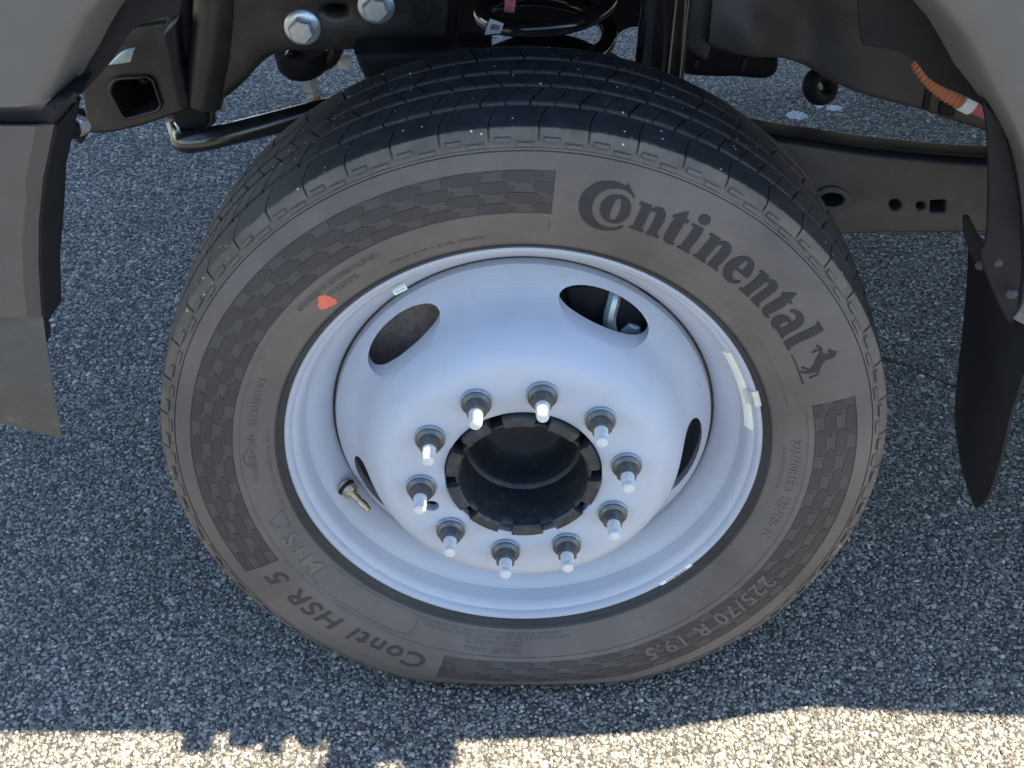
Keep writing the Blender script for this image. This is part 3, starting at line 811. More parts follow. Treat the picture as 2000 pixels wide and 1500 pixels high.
line_ring('cycle_mark', [(179.0 + 2.6 * math.cos(t), 0.2965 + 0.0105 * math.sin(t)) for t in np.linspace(0.5, 2.7, 14)] + [(179.0 + 2.3 * math.cos(t), 0.2965 + 0.0095 * math.sin(t)) for t in np.linspace(2.7, 0.5, 14)], 0.0006, 0.0008)
line_ring('wear_mark_circle', [(-106.5 + 2.0 * math.cos(t), 0.337 + 0.0105 * math.sin(t)) for t in np.linspace(0, 2 * math.pi, 24)[:-1]], 0.0010, 0.0010, 'band')
line_ring('wear_mark_arrow', [(-106.5, 0.337), (-105.9, 0.3430), (-106.5, 0.3385), (-107.4, 0.3410)], 0.0008, 0.0010, 'band')
# red factory paint dab
dab = []
for i in range(26):
    a = 2 * math.pi * i / 26; k = 1 + 0.16 * math.sin(3 * a + 1) + rnd.uniform(-0.14, 0.14)
    q = polar(637 + 19 * k * math.cos(a) + 3 * math.sin(a), 590 + 13 * k * math.sin(a) - 4 * math.cos(a))
    dab.append((math.degrees(q[0]), q[1]))
def dabmesh():
    n = len(dab); ca = sum(p[0] for p in dab) / n; cr = sum(p[1] for p in dab) / n
    V = [S(R_(ca), cr, 0.0007)] + [S(R_(a), r, 0.0006) for a, r in dab]
    F = [(0, 1 + i, 1 + (i + 1) % n) for i in range(n)]
    mesh_obj('red_paint_mark', V, F, 'red_paint', tyre, 60)
dabmesh()

# ---- wheel: barrel and disc
wheel = revolve('wheel', [(0.030, 0.2440), (0.014, 0.2475), (0.006, 0.2530), (0.0036, 0.2590), (0.0036, 0.2625), (0.0015, 0.2650), (-0.0012, 0.2652), (-0.0030, 0.2635), (-0.0033, 0.2610), (-0.0015, 0.2590),
                (0.0020, 0.2572), (0.0060, 0.2557), (0.0120, 0.2538), (0.0190, 0.2512), (0.0255, 0.2478), (0.0300, 0.2435), (0.0330, 0.2385), (0.0370, 0.2330), (0.0430, 0.2275), (0.0500, 0.2225),
                (0.0560, 0.2180), (0.0620, 0.2166), (0.080, 0.2160), (0.145, 0.2165), (0.158, 0.235), (0.162, 0.255), (0.168, 0.2610), (0.171, 0.2600), (0.166, 0.235), (0.150, 0.2210), (0.080, 0.2205), (0.055, 0.2250), (0.040, 0.2350)], 192, 'rim', truck, 40, closed=True)
wheel['label'] = 'silver white steel wheel with ten lug nuts'
DISC = [(.2145, .062), (.2142, .0565), (.2125, .0500), (.205, .0425), (.197, .0350), (.190, .0270), (.185, .0190), (.181, .0100), (.1775, .0), (.1735, -.0100), (.168, -.0200), (.162, -.0288), (.156, -.0352), (.150, -.0392), (.143, -.0416), (.136, -.0422), (.110, -.0422), (.0885, -.0422), (.0858, -.0410)]
def build_disc():
    seg = 180; prof = DISC + [(.0858, -.031), (.120, -.031), (.140, -.0308), (.148, -.0285), (.156, -.0205), (.164, -.0080), (.1685, .0030), (.172, .0135), (.1765, .0245), (.183, .0340), (.192, .0430), (.2005, .0505), (.2055, .0560), (.2070, .062)]
    k = len(prof); V, F = [], []
    for i in range(seg):
        th = 2 * math.pi * i / seg
        for r, y in prof: V.append(ring_pt(y, r, th))
    for i in range(seg):
        j = (i + 1) % seg
        for q in range(k): F.append((i * k + q, j * k + q, j * k + (q + 1) % k, i * k + (q + 1) % k))
    me = bpy.data.meshes.new('disc'); me.from_pydata(V, [], F)
    bm = bmesh.new(); bm.from_mesh(me); bmesh.ops.recalc_face_normals(bm, faces=bm.faces); bm.to_mesh(me); bm.free()
    o = bpy.data.objects.new('disc', me); COL.objects.link(o)
    cm = bpy.data.meshes.new('cut'); bm = bmesh.new()
    for hcen in (62.45, 134.45, 206.45, 278.45, 350.45):
        pts = []
        for i in range(36):
            t = 2 * math.pi * i / 36
            cx = abs(math.cos(t)) ** 0.9 * math.copysign(1, math.cos(t)); sx = abs(math.sin(t)) ** 0.9 * math.copysign(1, math.sin(t))
            pts.append((R_(hcen + 16.5 * cx), 0.1897 + 0.0150 * sx))
        lo = [bm.verts.new(ring_pt(-0.08, r * 1.0, a)) for a, r in pts]; hi = [bm.verts.new(ring_pt(0.10, r, a)) for a, r in pts]
        bm.faces.new(lo); bm.faces.new(hi[::-1])
        for i in range(36): bm.faces.new((lo[i], hi[i], hi[(i + 1) % 36], lo[(i + 1) % 36]))
    # small drilled hole in the pad
    q = at(843, 988, -0.0422)
    rr = [(0.0085 * math.cos(2 * math.pi * i / 16), 0.0075 * math.sin(2 * math.pi * i / 16)) for i in range(16)]
    lo = [bm.verts.new((q.x + a, -0.08, q.z + b)) for a, b in rr]; hi = [bm.verts.new((q.x + a, 0.0, q.z + b)) for a, b in rr]
    bm.faces.new(lo); bm.faces.new(hi[::-1])
    for i in range(16): bm.faces.new((lo[i], hi[i], hi[(i + 1) % 16], lo[(i + 1) % 16]))
    bmesh.ops.recalc_face_normals(bm, faces=bm.faces)
    bm.to_mesh(cm); bm.free()
    c = bpy.data.objects.new('cut', cm); COL.objects.link(c)
    md = o.modifiers.new('b', 'BOOLEAN'); md.operation = 'DIFFERENCE'; md.object = c; md.solver = 'EXACT'
    dg = bpy.context.evaluated_depsgraph_get(); dg.update()
    res = bpy.data.meshes.new_from_object(o.evaluated_get(dg))
    bpy.data.objects.remove(o); bpy.data.objects.remove(c)
    # object-space radius is used by the lathe marks: keep the wheel centre as the origin
    for v in res.vertices: v.co.z -= CZ
    res.materials.clear()
    d = finish('wheel_disc', res, 'wheel', wheel, 30)
    d.location = (0, 0, CZ)
    return d
build_disc()

M['rust_line'] = noisy('rusty_joint_line', [(0.35, (0.015, 0.013, 0.012)), (0.7, (0.075, 0.050, 0.034))], 60, 0.8)
revolve('disc_joint', [(0.0600, 0.2172), (0.0588, 0.2160), (0.0590, 0.2142), (0.0610, 0.2138)], 180, 'rust_line', wheel, 60)
# ---- hub in the centre bore
hub = revolve('hub', [(-0.0300, 0.0745), (-0.0420, 0.0742), (-0.0440, 0.0735), (-0.0440, 0.0720), (-0.0425, 0.0705), (-0.0360, 0.0690), (-0.010, 0.0670), (0.010, 0.0655), (0.0125, 0.0620), (0.0145, 0.0605), (0.035, 0.0590), (0.050, 0.0555), (0.056, 0.050), (0.058, 0.030), (0.058, 0.0)], 96, 'hub', truck, 40)
revolve('hub_flange', [(-0.0290, 0.1300), (-0.0290, 0.0900), (-0.0150, 0.0880), (-0.0150, 0.0740)], 96, 'hub', hub, 30)
for i in range(10):
    a0 = 18.5 + i * 36.0 - 12.2 + 3; a1 = a0 + 24.4
    V, F = [], []; n = 9
    for q in range(n):
        d = R_(a0 + (a1 - a0) * q / (n - 1))
        e = 0.8 if q in (0, n - 1) else 1
        for y, r in ((-0.0300, 0.0846), (-0.0470, 0.0842), (-0.0490, 0.0828), (-0.0490, 0.0728), (-0.0465, 0.0702), (-0.0360, 0.0690)): V.append(ring_pt(y, r, d))
    k = 6
    for q in range(n - 1):
        for s in range(k - 1): F.append((q * k + s, (q + 1) * k + s, (q + 1) * k + s + 1, q * k + s + 1))
    F.append(list(range(k))); F.append([(n - 1) * k + s for s in range(k)])
    mesh_obj('pilot_tooth', V, F, 'hub_tooth', hub, 30)

# ---- ten lug nuts, each with its washer and stud
def hexprism(y0, y1, rf, rcham=0.0):
    V, F = [], []
    for y, s in ((y0, 1.0), (y1 + 0.0022, 1.0), (y1, 0.90)):
        for i in range(6):
            a = math.pi / 6 + i * math.pi / 3; V.append((rf * s * math.cos(a), y, rf * s * math.sin(a)))
    for l in range(2):
        for i in range(6): F.append((l * 6 + i, l * 6 + (i + 1) % 6, l * 6 + 6 + (i + 1) % 6, l * 6 + 6 + i))
    F.append([12 + i for i in range(6)])
    return V, F
def loc_lathe(prof, seg=24):
    V, F = [], []; k = len(prof)
    for i in range(seg):
        a = 2 * math.pi * i / seg
        for y, r in prof: V.append((r * math.cos(a), y, r * math.sin(a)))
    for i in range(seg):
        j = (i + 1) % seg
        for q in range(k - 1): F.append((i * k + q, j * k + q, j * k + q + 1, i * k + q + 1))
    F.append([i * k + k - 1 for i in range(seg)]); F.append([i * k for i in range(seg)])
    return V, F
nV, nF = hexprism(-0.0065, -0.0205, 0.0118)
fV, fF = loc_lathe([(-0.0048, 0.0158), (-0.0066, 0.0158), (-0.0076, 0.0148), (-0.0095, 0.0124), (-0.0095, 0.004)])
o_ = len(nV); nutm = mesh_obj('lug_nut', nV + fV, [tuple(f) for f in nF] + [tuple(i + o_ for i in f) for f in fF], 'nut', truck, 25)
wV, wF = loc_lathe([(0.0, 0.0150), (0.0, 0.0166), (-0.0008, 0.0170), (-0.0036, 0.0170), (-0.0046, 0.0164), (-0.0048, 0.008)])
wash = mesh_obj('washer', wV, wF, 'washer', nutm, 30)
sp_ = [(-0.015, 0.0070)]
for i in range(6): sp_ += [(-0.0213 - i * 0.0021, 0.0074), (-0.0221 - i * 0.0021, 0.0074), (-0.0227 - i * 0.0021, 0.0069), (-0.0230 - i * 0.0021, 0.0069)]
sp_ += [(-0.0342, 0.0071), (-0.0350, 0.0068), (-0.0362, 0.0068), (-0.0372, 0.0070), (-0.0405, 0.0060), (-0.0410, 0.0052)]
sV, sF = loc_lathe(sp_)
stud = mesh_obj('stud', sV, sF, 'stud', nutm, 35)
for i in range(10):
    a = 2.02632 - i * math.pi / 5
    if i == 0: n_, w_, s_ = nutm, wash, stud
    else:
        n_ = nutm.copy(); w_ = wash.copy(); s_ = stud.copy()
        for q in (n_, w_, s_): COL.objects.link(q)
        n_.parent = truck; w_.parent = n_; s_.parent = n_
    n_.location = ring_pt(-0.0422, 0.1125, a)
    n_.rotation_euler = (0, rnd.uniform(-0.5, 0.5), 0)

# ---- valve stem
vb = at(682, 957, 0.036)
vdir = Vector((0.62, -0.55, -0.30)).normalized()
vs = lathe('valve_stem', [(-0.010, 0.0090), (0.001, 0.0092), (0.004, 0.0088), (0.005, 0.0062), (0.008, 0.0060), (0.0085, 0.0048), (0.016, 0.0044), (0.0165, 0.0038), (0.020, 0.0038), (0.0205, 0.0048), (0.029, 0.0046), (0.030, 0.0036), (0.035, 0.0034), (0.0355, 0.0015)], 20, 'brass', truck, vb, vdir)
hx = lathe('valve_nut', [(0.0005, 0.0100), (0.0055, 0.0100), (0.0062, 0.0092), (0.0062, 0.004)], 6, 'brass', vs, vb, vdir, 20)
lathe('rubber_grommet', [(-0.006, 0.0115), (-0.003, 0.0108), (-0.002, 0.0095), (-0.002, 0.004)], 20, 'plastic', vs, vb, vdir)

# ---- balance weight with its clip, paper labels on the rim
def rim_strip(name, a0, a1, prof, m, parent, seg=16, thick=0.0):
    V, F = [], []; k = len(prof)
    for i in range(seg + 1):
        d = R_(a0 + (a1 - a0) * i / seg)
        for y, r in prof: V.append(ring_pt(y, r, d))
    for i in range(seg):
        for q in range(k - 1): F.append((i * k + q, (i + 1) * k + q, (i + 1) * k + q + 1, i * k + q + 1))
    F.append(list(range(k))); F.append([seg * k + q for q in range(k)])
    return mesh_obj(name, V, F, m, parent, 40)
wt = rim_strip('balance_weight', 31.0, 6.0, [(0.0060, 0.2560), (0.0040, 0.2545), (0.0060, 0.2505), (0.0130, 0.2460), (0.0170, 0.2470), (0.0180, 0.2520)], 'cream', wheel)
rim_strip('weight_clip', 19.2, 14.6, [(0.0020, 0.2665), (-0.0035, 0.2672), (-0.0052, 0.2640), (-0.0048, 0.2590), (-0.0008, 0.2560), (0.0030, 0.2535), (0.0050, 0.2500), (0.0080, 0.2495)], 'clip', wt, 8)
bs = rim_strip('barcode_label', -51.0, -40.6, [(-0.0002, 0.2668), (-0.0026, 0.2660), (-0.0041, 0.2638), (-0.0041, 0.2606), (-0.0032, 0.2598)], 'white_paper', wheel)
d = -49.0
while d < -42.3:
    wd = rnd.choice((0.10, 0.16, 0.26))
    rim_strip('barcode_bar', d, d + wd, [(-0.00445, 0.2640), (-0.00445, 0.2606)], 'ink', bs, 1)
    d += wd + rnd.choice((0.14, 0.2, 0.3))
# peel-off tab hanging over the disc joint
def tab(name, c, m, parent, dy=0.0):
    rows = []
    for t in np.linspace(0, 1, 7):
        row = []
        for s in np.linspace(0, 1, 5):
            px = (1 - t) * ((1 - s) * 760 + s * 787) + t * ((1 - s) * 772 + s * 796)
            py = (1 - t) * ((1 - s) * 560 + s * 546) + t * ((1 - s) * 577 + s * 565)
            row.append(at(px, py, 0.022 - 0.012 * t + dy - 0.004 * math.sin(t * 3.0)))
        rows.append(row)
    return loft(name, rows, m, parent, 40, 0.0004)
pt = tab('peel_label', None, 'paper', wheel)
me = text_mesh('PEEL HERE', 1.0, 0.01)
xs = [v.co.x for v in me.vertices]; ys = [v.co.y for v in me.vertices]
for v in me.vertices:
    u = (v.co.x - min(xs)) / (max(xs) - min(xs)); q = (v.co.y - min(ys)) / (max(ys) - min(ys))
    s = 0.14 + 0.74 * u; t = 0.88 - 0.16 * q
    px = (1 - t) * ((1 - s) * 760 + s * 787) + t * ((1 - s) * 772 + s * 796)
    py = (1 - t) * ((1 - s) * 560 + s * 546) + t * ((1 - s) * 577 + s * 565)
    v.co = at(px, py, 0.022 - 0.012 * t - 0.004 * math.sin(t * 3.0) - 0.0010)
finish('label_lettering', me, 'green_ink', pt, 0)

# ---- brake behind the hand holes
rotor = revolve('brake_rotor', [(0.086, 0.100), (0.086, 0.192), (0.090, 0.1965), (0.110, 0.1965), (0.112, 0.19), (0.112, 0.10)], 72, 'rust_rotor', truck, 30)
cal = plate('brake_caliper', [(1100, 560), (1290, 560), (1300, 690), (1230, 720), (1130, 690)], [], 0.058, 0.06, 'plastic', truck, 0.006)
tube('caliper_bracket', [at(1203, 560, 0.066), at(1198, 588, 0.056), at(1190, 622, 0.051), at(1196, 652, 0.052), at(1222, 690, 0.058)], 0.0075, 'steel', cal, 8, 30)
lathe('caliper_bolt', [(0.0, 0.013), (0.014, 0.0125), (0.016, 0.009)], 6, 'steel', cal, at(1236, 645, 0.064), (-0.2, -1, 0.3), 20)
revolve('backing_disc', [(0.150, 0.02), (0.150, 0.205), (0.146, 0.212)], 72, 'plastic', truck, 30)  # dark disc added to keep light from showing through the open barrel

# ------------------------------------------------------------------ body around the wheel
def fender():
    # arch edge of the outer skin: (x, z) with the outward direction along which the skin runs on
    A = []
    def a(px, py, dx, dz): q = at(px, py, -0.050); A.append((q.x, q.z, dx, dz))
    for px, py, dx, dz in ((72, 203, -1, 0.0), (84, 180, -1, 0.02), (101, 147, -1, 0.1), (122, 98, -1, 0.25), (150, 45, -.95, 0.4), (182, 0, -.85, 0.55)): a(px, py, dx, dz)
    for x, z, dx, dz in ((-0.30, 1.005, -.6, .8), (-0.20, 1.045, -.35, .95), (-0.1, 1.064, -.1, 1), (0.0, 1.070, 0, 1), (0.1, 1.064, .1, 1), (0.19, 1.045, .35, .95), (0.28, 0.997, .6, .8)): A.append((x, z, dx, dz))
    for px, py, dx, dz in ((1844, 0, .85, .55), (1880, 46, .92, .4), (1910, 90, .97, .25), (1955, 180, 1, .12), (1994, 270, 1, .05), (2014, 360, 1, 0), (2026, 460, 1, 0), (2032, 560, 1, 0), (2022, 640, 1, -.1), (2002, 668, .9, -.35)): a(px, py, dx, dz)
    prof = [(-0.025, 0.018), (-0.018, -0.012), (-0.011, -0.035), (-0.005, -0.0460), (0.0, -0.0500), (0.006, -0.0535), (0.016, -0.0560), (0.05, -0.0575), (0.12, -0.0575), (0.22, -0.054), (0.34, -0.046)]
    def smooth(P, sub=4):
        out = []
        n = len(P); P = [np.array(p) for p in P]
        for i in range(n - 1):
            p0 = P[max(i - 1, 0)]; p1 = P[i]; p2 = P[i + 1]; p3 = P[min(i + 2, n - 1)]
            for s in range(sub):
                t = s / sub
                out.append(0.5 * ((2 * p1) + (p2 - p0) * t + (2 * p0 - 5 * p1 + 4 * p2 - p3) * t * t + (3 * p1 - p0 - 3 * p2 + p3) * t ** 3))
        out.append(P[-1]); return out
    V, F = [], []
    B = smooth(A); k = len(prof)
    for x, z, dx, dz in B:
        n = math.hypot(dx, dz); dx /= n; dz /= n
        for s, y in prof:
            if s < 0 and x > 0.3: s *= max(0.15, min(1.0, (z - 0.74) / 0.10))
            xx = x + dx * s; zz = z + dz * s
            def st(v): v = max(0.0, min(1.0, v)); return v * v * (3 - 2 * v)
            taper = 0.018 * st((z - 0.95) / 0.1)                     # the flare is shallower over the top
            if x > 0: taper += 0.042 * st((0.76 - z) / 0.16)
            if xx > 0.50: taper += 0.038 * st((xx - 0.50) / 0.33)
            V.append((xx, min(y + taper, 0.02), zz))
    for i in range(len(B) - 1):
        for q in range(k - 1): F.append((i * k + q, i * k + q + 1, (i + 1) * k + q + 1, (i + 1) * k + q))
    return mesh_obj('front_fender', V, F, 'paint', truck, 50)
fd = fender()

# bumper corner: face, chamfer and dark end
c0 = [(-150, 245), (-155, 350), (-160, 460), (-158, 550), (-150, 612), (-150, 622)]
c1 = [(70, 247), (50, 350), (42, 460), (45, 550), (52, 612), (52, 620)]
c2 = [(106, 243), (84, 350), (76, 430), (75, 510), (80, 598), (82, 619)]
c3 = [(152, 188), (123, 320), (119, 400), (111, 500), (114, 588), (90, 622)]
rows = []
for i in range(6):
    rows.append([at(*c0[i], -0.052) + Vector((0, 0.06, 0)), at(*c0[i], -0.056), at(*c1[i], -0.056), at(*c2[i], -0.040)])
b = loft('bumper', rows, 'bumper', truck, 28, 0.003)
rows = []
for i in range(6): rows.append([at(*c2[i], -0.039), at(*[(p + q) / 2 for p, q in zip(c2[i], c3[i])], -0.005), at(*c3[i], 0.035), at(*c3[i], 0.060) + Vector((-0.02, 0, 0))])
loft('bumper_end', rows, 'plastic', b, 28, 0.003)
plate('bumper_seam_trim', [(-150, 199), (72, 203), (100, 197), (157, 184), (152, 192), (106, 243), (75, 249), (-150, 243)], [], -0.0440, 0.05, 'plastic', b, 0.006)
rows = []
for t, l, mid, r in ((0, (-150, 600), (0, 612), (84, 619)), (0.3, (-150, 665), (5, 690), (93, 690)), (0.65, (-150, 740), (10, 770), (107, 775)), (1, (-150, 800), (15, 830), (121, 857))):
    yy = -0.040 - 0.012 * math.sin(t * 2.2)
    rows.append([at(*l, yy - 0.02), at(*mid, yy - 0.008), at(*[(a + c) / 2 for a, c in zip(mid, r)], yy - 0.002), at(*r, yy + 0.004)])
loft('air_dam', rows, 'air_dam', truck, 40, 0.004, 2)
plate('splash_tab', [(84, 622), (92, 640), (95, 660), (90, 672)], [], -0.02, 0.01, 'plastic', b, 0.001)

def flange_bolt(px, py, Y, rw, rh, hh, parent, axis=(0, -1, 0), m='zinc'):
    o = at(px, py, Y); a = Vector(axis).normalized()
    bo = lathe('flange_bolt', [(0.0, rw), (0.003, rw), (0.0055, rw * 0.86), (0.0060, rw * 0.7)], 28, m, parent, o, a)
    lathe('bolt_head', [(0.004, rh), (hh - 0.002, rh), (hh, rh * 0.88), (hh, rh * 0.5)], 6, m, bo, o, a, 20)
    lathe('bolt_cap', [(hh - 0.001, rh * 0.78), (hh + 0.0008, rh * 0.76), (hh + 0.0008, rh * 0.3)], 24, m, bo, o, a)
    return bo
# crash horn plate with its square hole (front end of the frame)
horn = plate('frame_horn', [(150, 120), (190, 110), (235, 60), (330, 40), (360, 120), (372, 215), (336, 227), (280, 246), (230, 258), (200, 262), (171, 261), (165, 220)],
             [[(222, 166), (235, 158), (285, 155), (296, 162), (311, 205), (306, 214), (252, 229), (240, 226), (217, 182)]], 0.40, 0.045, 'frame', truck, 0.005, sub=4)
plate('square_tube_wall', [(212, 163), (230, 152), (288, 149), (301, 158), (317, 207), (311, 219), (252, 236), (235, 232), (210, 184)],
      [[(222, 166), (235, 158), (285, 155), (296, 162), (311, 205), (306, 214), (252, 229), (240, 226), (217, 182)]], 0.394, 0.10, 'frame', horn, 0.002, sub=4)
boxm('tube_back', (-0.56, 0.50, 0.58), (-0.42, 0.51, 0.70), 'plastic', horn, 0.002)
plate('brace', [(318, 70), (345, 42), (352, 120), (371, 212), (352, 216), (335, 150)], [], 0.345, 0.03, 'plastic', horn, 0.003)
plate('horn_gusset', [(212, 128), (236, 106), (262, 98), (255, 122)], [], 0.36, 0.01, 'steel', horn, 0.001)
# frame rail with rolled section, two large bolts and an oval hole
rail = plate('frame_rail', [(486, -60), (880, -60), (872, 60), (858, 98), (815, 102), (745, 102), (647, 102), (577, 102), (542, 109), (518, 121), (497, 141), (476, 165), (437, 197), (402, 210), (372, 216), (400, 100), (440, -60)],
             [circ(655, 20, 21, 8, 16)], 0.36, 0.06, 'frame', truck, 0.010, sub=4)
q0, q1 = at(432, -60, 0.365), at(432, 214, 0.365)
tube('rolled_flange', [at(425, -80, 0.372), at(418, 60, 0.372), at(404, 150, 0.372), at(392, 196, 0.372)], 0.026, 'frame', rail, 24, 60)
tube('rolled_flange', [at(350, -60, 0.40), at(360, 60, 0.40), at(378, 196, 0.40)], 0.020, 'plastic', rail, 20, 60)
boxm('oval_back', (-0.235, 0.43, 0.72), (-0.19, 0.435, 0.79), 'plastic', rail, 0.001)
flange_bolt(591, 52, 0.360, 0.0215, 0.0155, 0.018, rail)
flange_bolt(735, 10, 0.360, 0.0215, 0.0155, 0.018, rail)
flange_bolt(154, 245, 0.28, 0.0125, 0.0085, 0.014, horn, (0.75, -0.6, 0.2))
tube('bracket_stay', [at(150, 250, 0.30), at(120, 255, 0.22), at(70, 260, 0.10), at(40, 262, 0.0)], 0.012, 'plastic', horn, 10)
plate('bolt_bracket', [(140, 215), (160, 222), (172, 262), (158, 283), (148, 275)], [], 0.285, 0.012, 'plastic', horn, 0.001)

# sway bar, its link bushing
sway = tube('sway_bar', [at(376, 215, 0.48), at(358, 250, 0.455), at(358, 276, 0.41), at(395, 274, 0.395), at(470, 256, 0.395), at(560, 234, 0.40), at(640, 214, 0.41), at(760, 190, 0.43)], 0.0145, 'sway', truck, 18, 60)
lathe('sway_bushing', [(0.0, 0.020), (0.004, 0.024), (0.036, 0.024), (0.040, 0.020)], 24, 'plastic', sway, at(372, 228, 0.42), (0, 1, 0.0))
plate('bushing_clamp', [(322, 222), (418, 206), (420, 240), (402, 252), (345, 256), (326, 240)], [], 0.475, 0.012, 'frame', sway, 0.003)
tube('bushing_bolt', [at(330, 236, 0.44), at(338, 262, 0.44)], 0.005, 'zinc', sway, 10)
tube('bushing_bolt', [at(432, 196, 0.44), at(439, 216, 0.44)], 0.005, 'steel', sway, 10)
# ball joint with castle nut under the rail
bj = lathe('tie_rod_end', [(0.0, 0.034), (0.018, 0.033), (0.030, 0.024), (0.034, 0.016)], 24, 'plastic', truck, at(588, 100, 0.47), (0.10, -0.05, -1))
tube('tie_rod_arm', [at(560, 100, 0.47), at(600, 128, 0.47), at(640, 118, 0.47), at(655, 92, 0.47)], 0.011, 'frame', bj, 14, 60)
lathe('castle_nut', [(0.0, 0.0115), (0.018, 0.0115), (0.020, 0.010), (0.026, 0.0095), (0.026, 0.004)], 6, 'steel', bj, at(602, 150, 0.47), (0.16, -0.05, -1), 20)
lathe('thread_end', [(0.0, 0.0065), (0.022, 0.0062), (0.024, 0.004)], 14, 'rust_rotor', bj, at(611, 168, 0.47), (0.16, -0.05, -1))
lathe('spring_washer', [(0.0, 0.008), (0.014, 0.008), (0.015, 0.005)], 6, 'zinc', truck, at(672, 112, 0.50), (0.0, -0.1, -1), 20)
# axle end and knuckle just above the tyre's top
plate('steering_knuckle', [(690, 104), (870, 100), (900, 92), (960, 100), (880, 122), (760, 145), (712, 158), (700, 132)], [], 0.30, 0.05, 'plastic', truck, 0.008)
# coil spring
cs = at(1066, 20, 0.47)
pts = []
for i in range(0, 97):
    t = i / 24.0
    a = -math.pi / 2 + 2 * math.pi * t - 0.9
    pts.append((cs.x + 0.080 * math.cos(a), 0.47 + 0.080 * math.sin(a), 0.655 + 0.052 * t))
spring = tube('coil_spring', pts, 0.0105, 'gloss_black', truck, 14, 60, 2)
lathe('spring_seat', [(0.0, 0.105), (0.01, 0.105), (0.016, 0.09), (0.030, 0.070), (0.036, 0.05)], 40, 'plastic', truck, (cs.x, 0.47, 0.615), (0, 0, 1))
tg = loft('barcode_tag', [[at(957, 36, 0.378), at(984, 46, 0.378)], [at(946, 68, 0.380), at(978, 64, 0.380)]], 'white_paper', spring, 40, 0.0006)
for i in range(7):
    u = 0.25 + i * 0.085
    def tp(u, v): return at((1 - v) * ((1 - u) * 957 + u * 984) + v * ((1 - u) * 946 + u * 978), (1 - v) * ((1 - u) * 36 + u * 46) + v * ((1 - u) * 68 + u * 64), 0.3770 + 0.002 * v)
    loft('tag_bar', [[tp(u, 0.28), tp(u + 0.045, 0.28)], [tp(u, 0.70), tp(u + 0.045, 0.70)]], 'ink', tg, 0)
tube('colour_band', [at(986, 6, 0.385), at(1006, 8, 0.385)], 0.0105, 'pink', spring, 14, 50)
# hoses left of the spring
tube('brake_hose', [at(876, -40, 0.42), at(878, 30, 0.42), at(876, 100, 0.42), at(884, 140, 0.40)], 0.0095, 'plastic', truck, 12, 60, 8, True, 1.06)
tube('brake_line', [at(838, -40, 0.40), at(842, 20, 0.40), at(848, 70, 0.40), at(856, 110, 0.38)], 0.0032, 'steel', truck, 10, 60)
tube('wire_loop', [at(806, -30, 0.345), at(806, 20, 0.345), at(812, 45, 0.342), at(826, 46, 0.342), at(838, 25, 0.345), at(842, -20, 0.35)], 0.0022, 'plastic', truck, 8, 60)
# shock absorber
sk = lathe('shock_absorber', [(0.0, 0.026), (0.004, 0.0285), (0.55, 0.0285), (0.552, 0.02)], 40, 'gloss_black', truck, at(1283, 150, 0.36) + Vector((0, 0, -0.03)), (0.03, 0.0, 1), 50)
lathe('shock_rod_tube', [(0.0, 0.011), (0.5, 0.011)], 20, 'gloss_black', sk, at(1318, 135, 0.335) + Vector((0, 0, -0.02)), (0.03, 0, 1), 50)
plate('shock_bracket', [(1336, -40), (1402, -40), (1396, 60), (1384, 116), (1376, 121), (1350, 104), (1334, 88)], [], 0.375, 0.03, 'plastic_dust', truck, 0.006)
# right-hand inner plate with its rolled lower lip and dent
def inner_plate():
    bot = [(1384, 84), (1400, 93), (1460, 106), (1520, 123), (1580, 147), (1640, 171), (1720, 193), (1802, 214), (1850, 231), (1925, 254), (1990, 275)]
    bp = crom(bot, 5, False)
    rows = []
    for vv in np.linspace(0, 1, 26):
        row = []
        for p in bp:
            q = at(p.x, p.y, 0.36)
            z = q.z + vv * vv * 0.34 + vv * 0.04
            ex = (q.x - 0.335) / 0.045; ez = (z - q.z - 0.045) / 0.055
            dent = 0.030 * math.exp(-ex * ex - max(0, ez) ** 2) * (1 if z > q.z else 1)
            ridge = -0.018 * math.exp(-((q.x - 0.265) / 0.03) ** 2 - ((z - q.z - 0.03) / 0.03) ** 2)
            lip = 0.02 * max(0.0, 1 - vv / 0.08) ** 2
            row.append((q.x, 0.36 + dent + ridge + lip, z))
        rows.append(row)
    o = loft('inner_fender_plate', rows, 'plastic_dust', truck, 60, 0.004)
    return o
ip = inner_plate()
me = curve_mesh([circ(0, 0, 0.0125, 0.0068, 24), circ(0, 0, 0.0118, 0.0061, 24)], 0.0003)
q = at(1661, 38, 0.3575)
for v in me.vertices: v.co = (q.x + v.co.x, q.y - v.co.z, q.z + v.co.y)
finish('oval_emblem', me, 'arm', ip, 0)
me = text_mesh('Ford', 0.0085, 0.0, 0.3)
for v in me.vertices: v.co = (q.x - 0.0085 + v.co.x, q.y - 0.0004, q.z - 0.0024 + v.co.y)
finish('emblem_lettering', me, 'arm', ip, 0)
# black liner flap over it, right; liner edge, left
plate('wheel_well_liner', [(1672, -60), (1678, 40), (1685, 88), (1700, 92), (1745, 99), (1784, 117), (1814, 153), (1845, 172), (1877, 186), (1935, 215), (1975, 240), (1930, 120), (1870, 0), (1830, -60)], [], 0.10, 0.006, 'plastic', truck, 0.002)
plate('wheel_well_liner', [(232, -60), (205, 20), (180, 70), (150, 125), (112, 190), (158, 186), (200, 140), (230, 100), (258, 60), (300, 40), (350, 30), (365, -60)], [], 0.05, 0.006, 'plastic', truck, 0.002)
revolve('wheel_well_arch', [(0.02, 0.655), (0.10, 0.650), (0.25, 0.630), (0.34, 0.62)], 48, 'plastic', truck, 60, a0=R_(38), a1=R_(142))
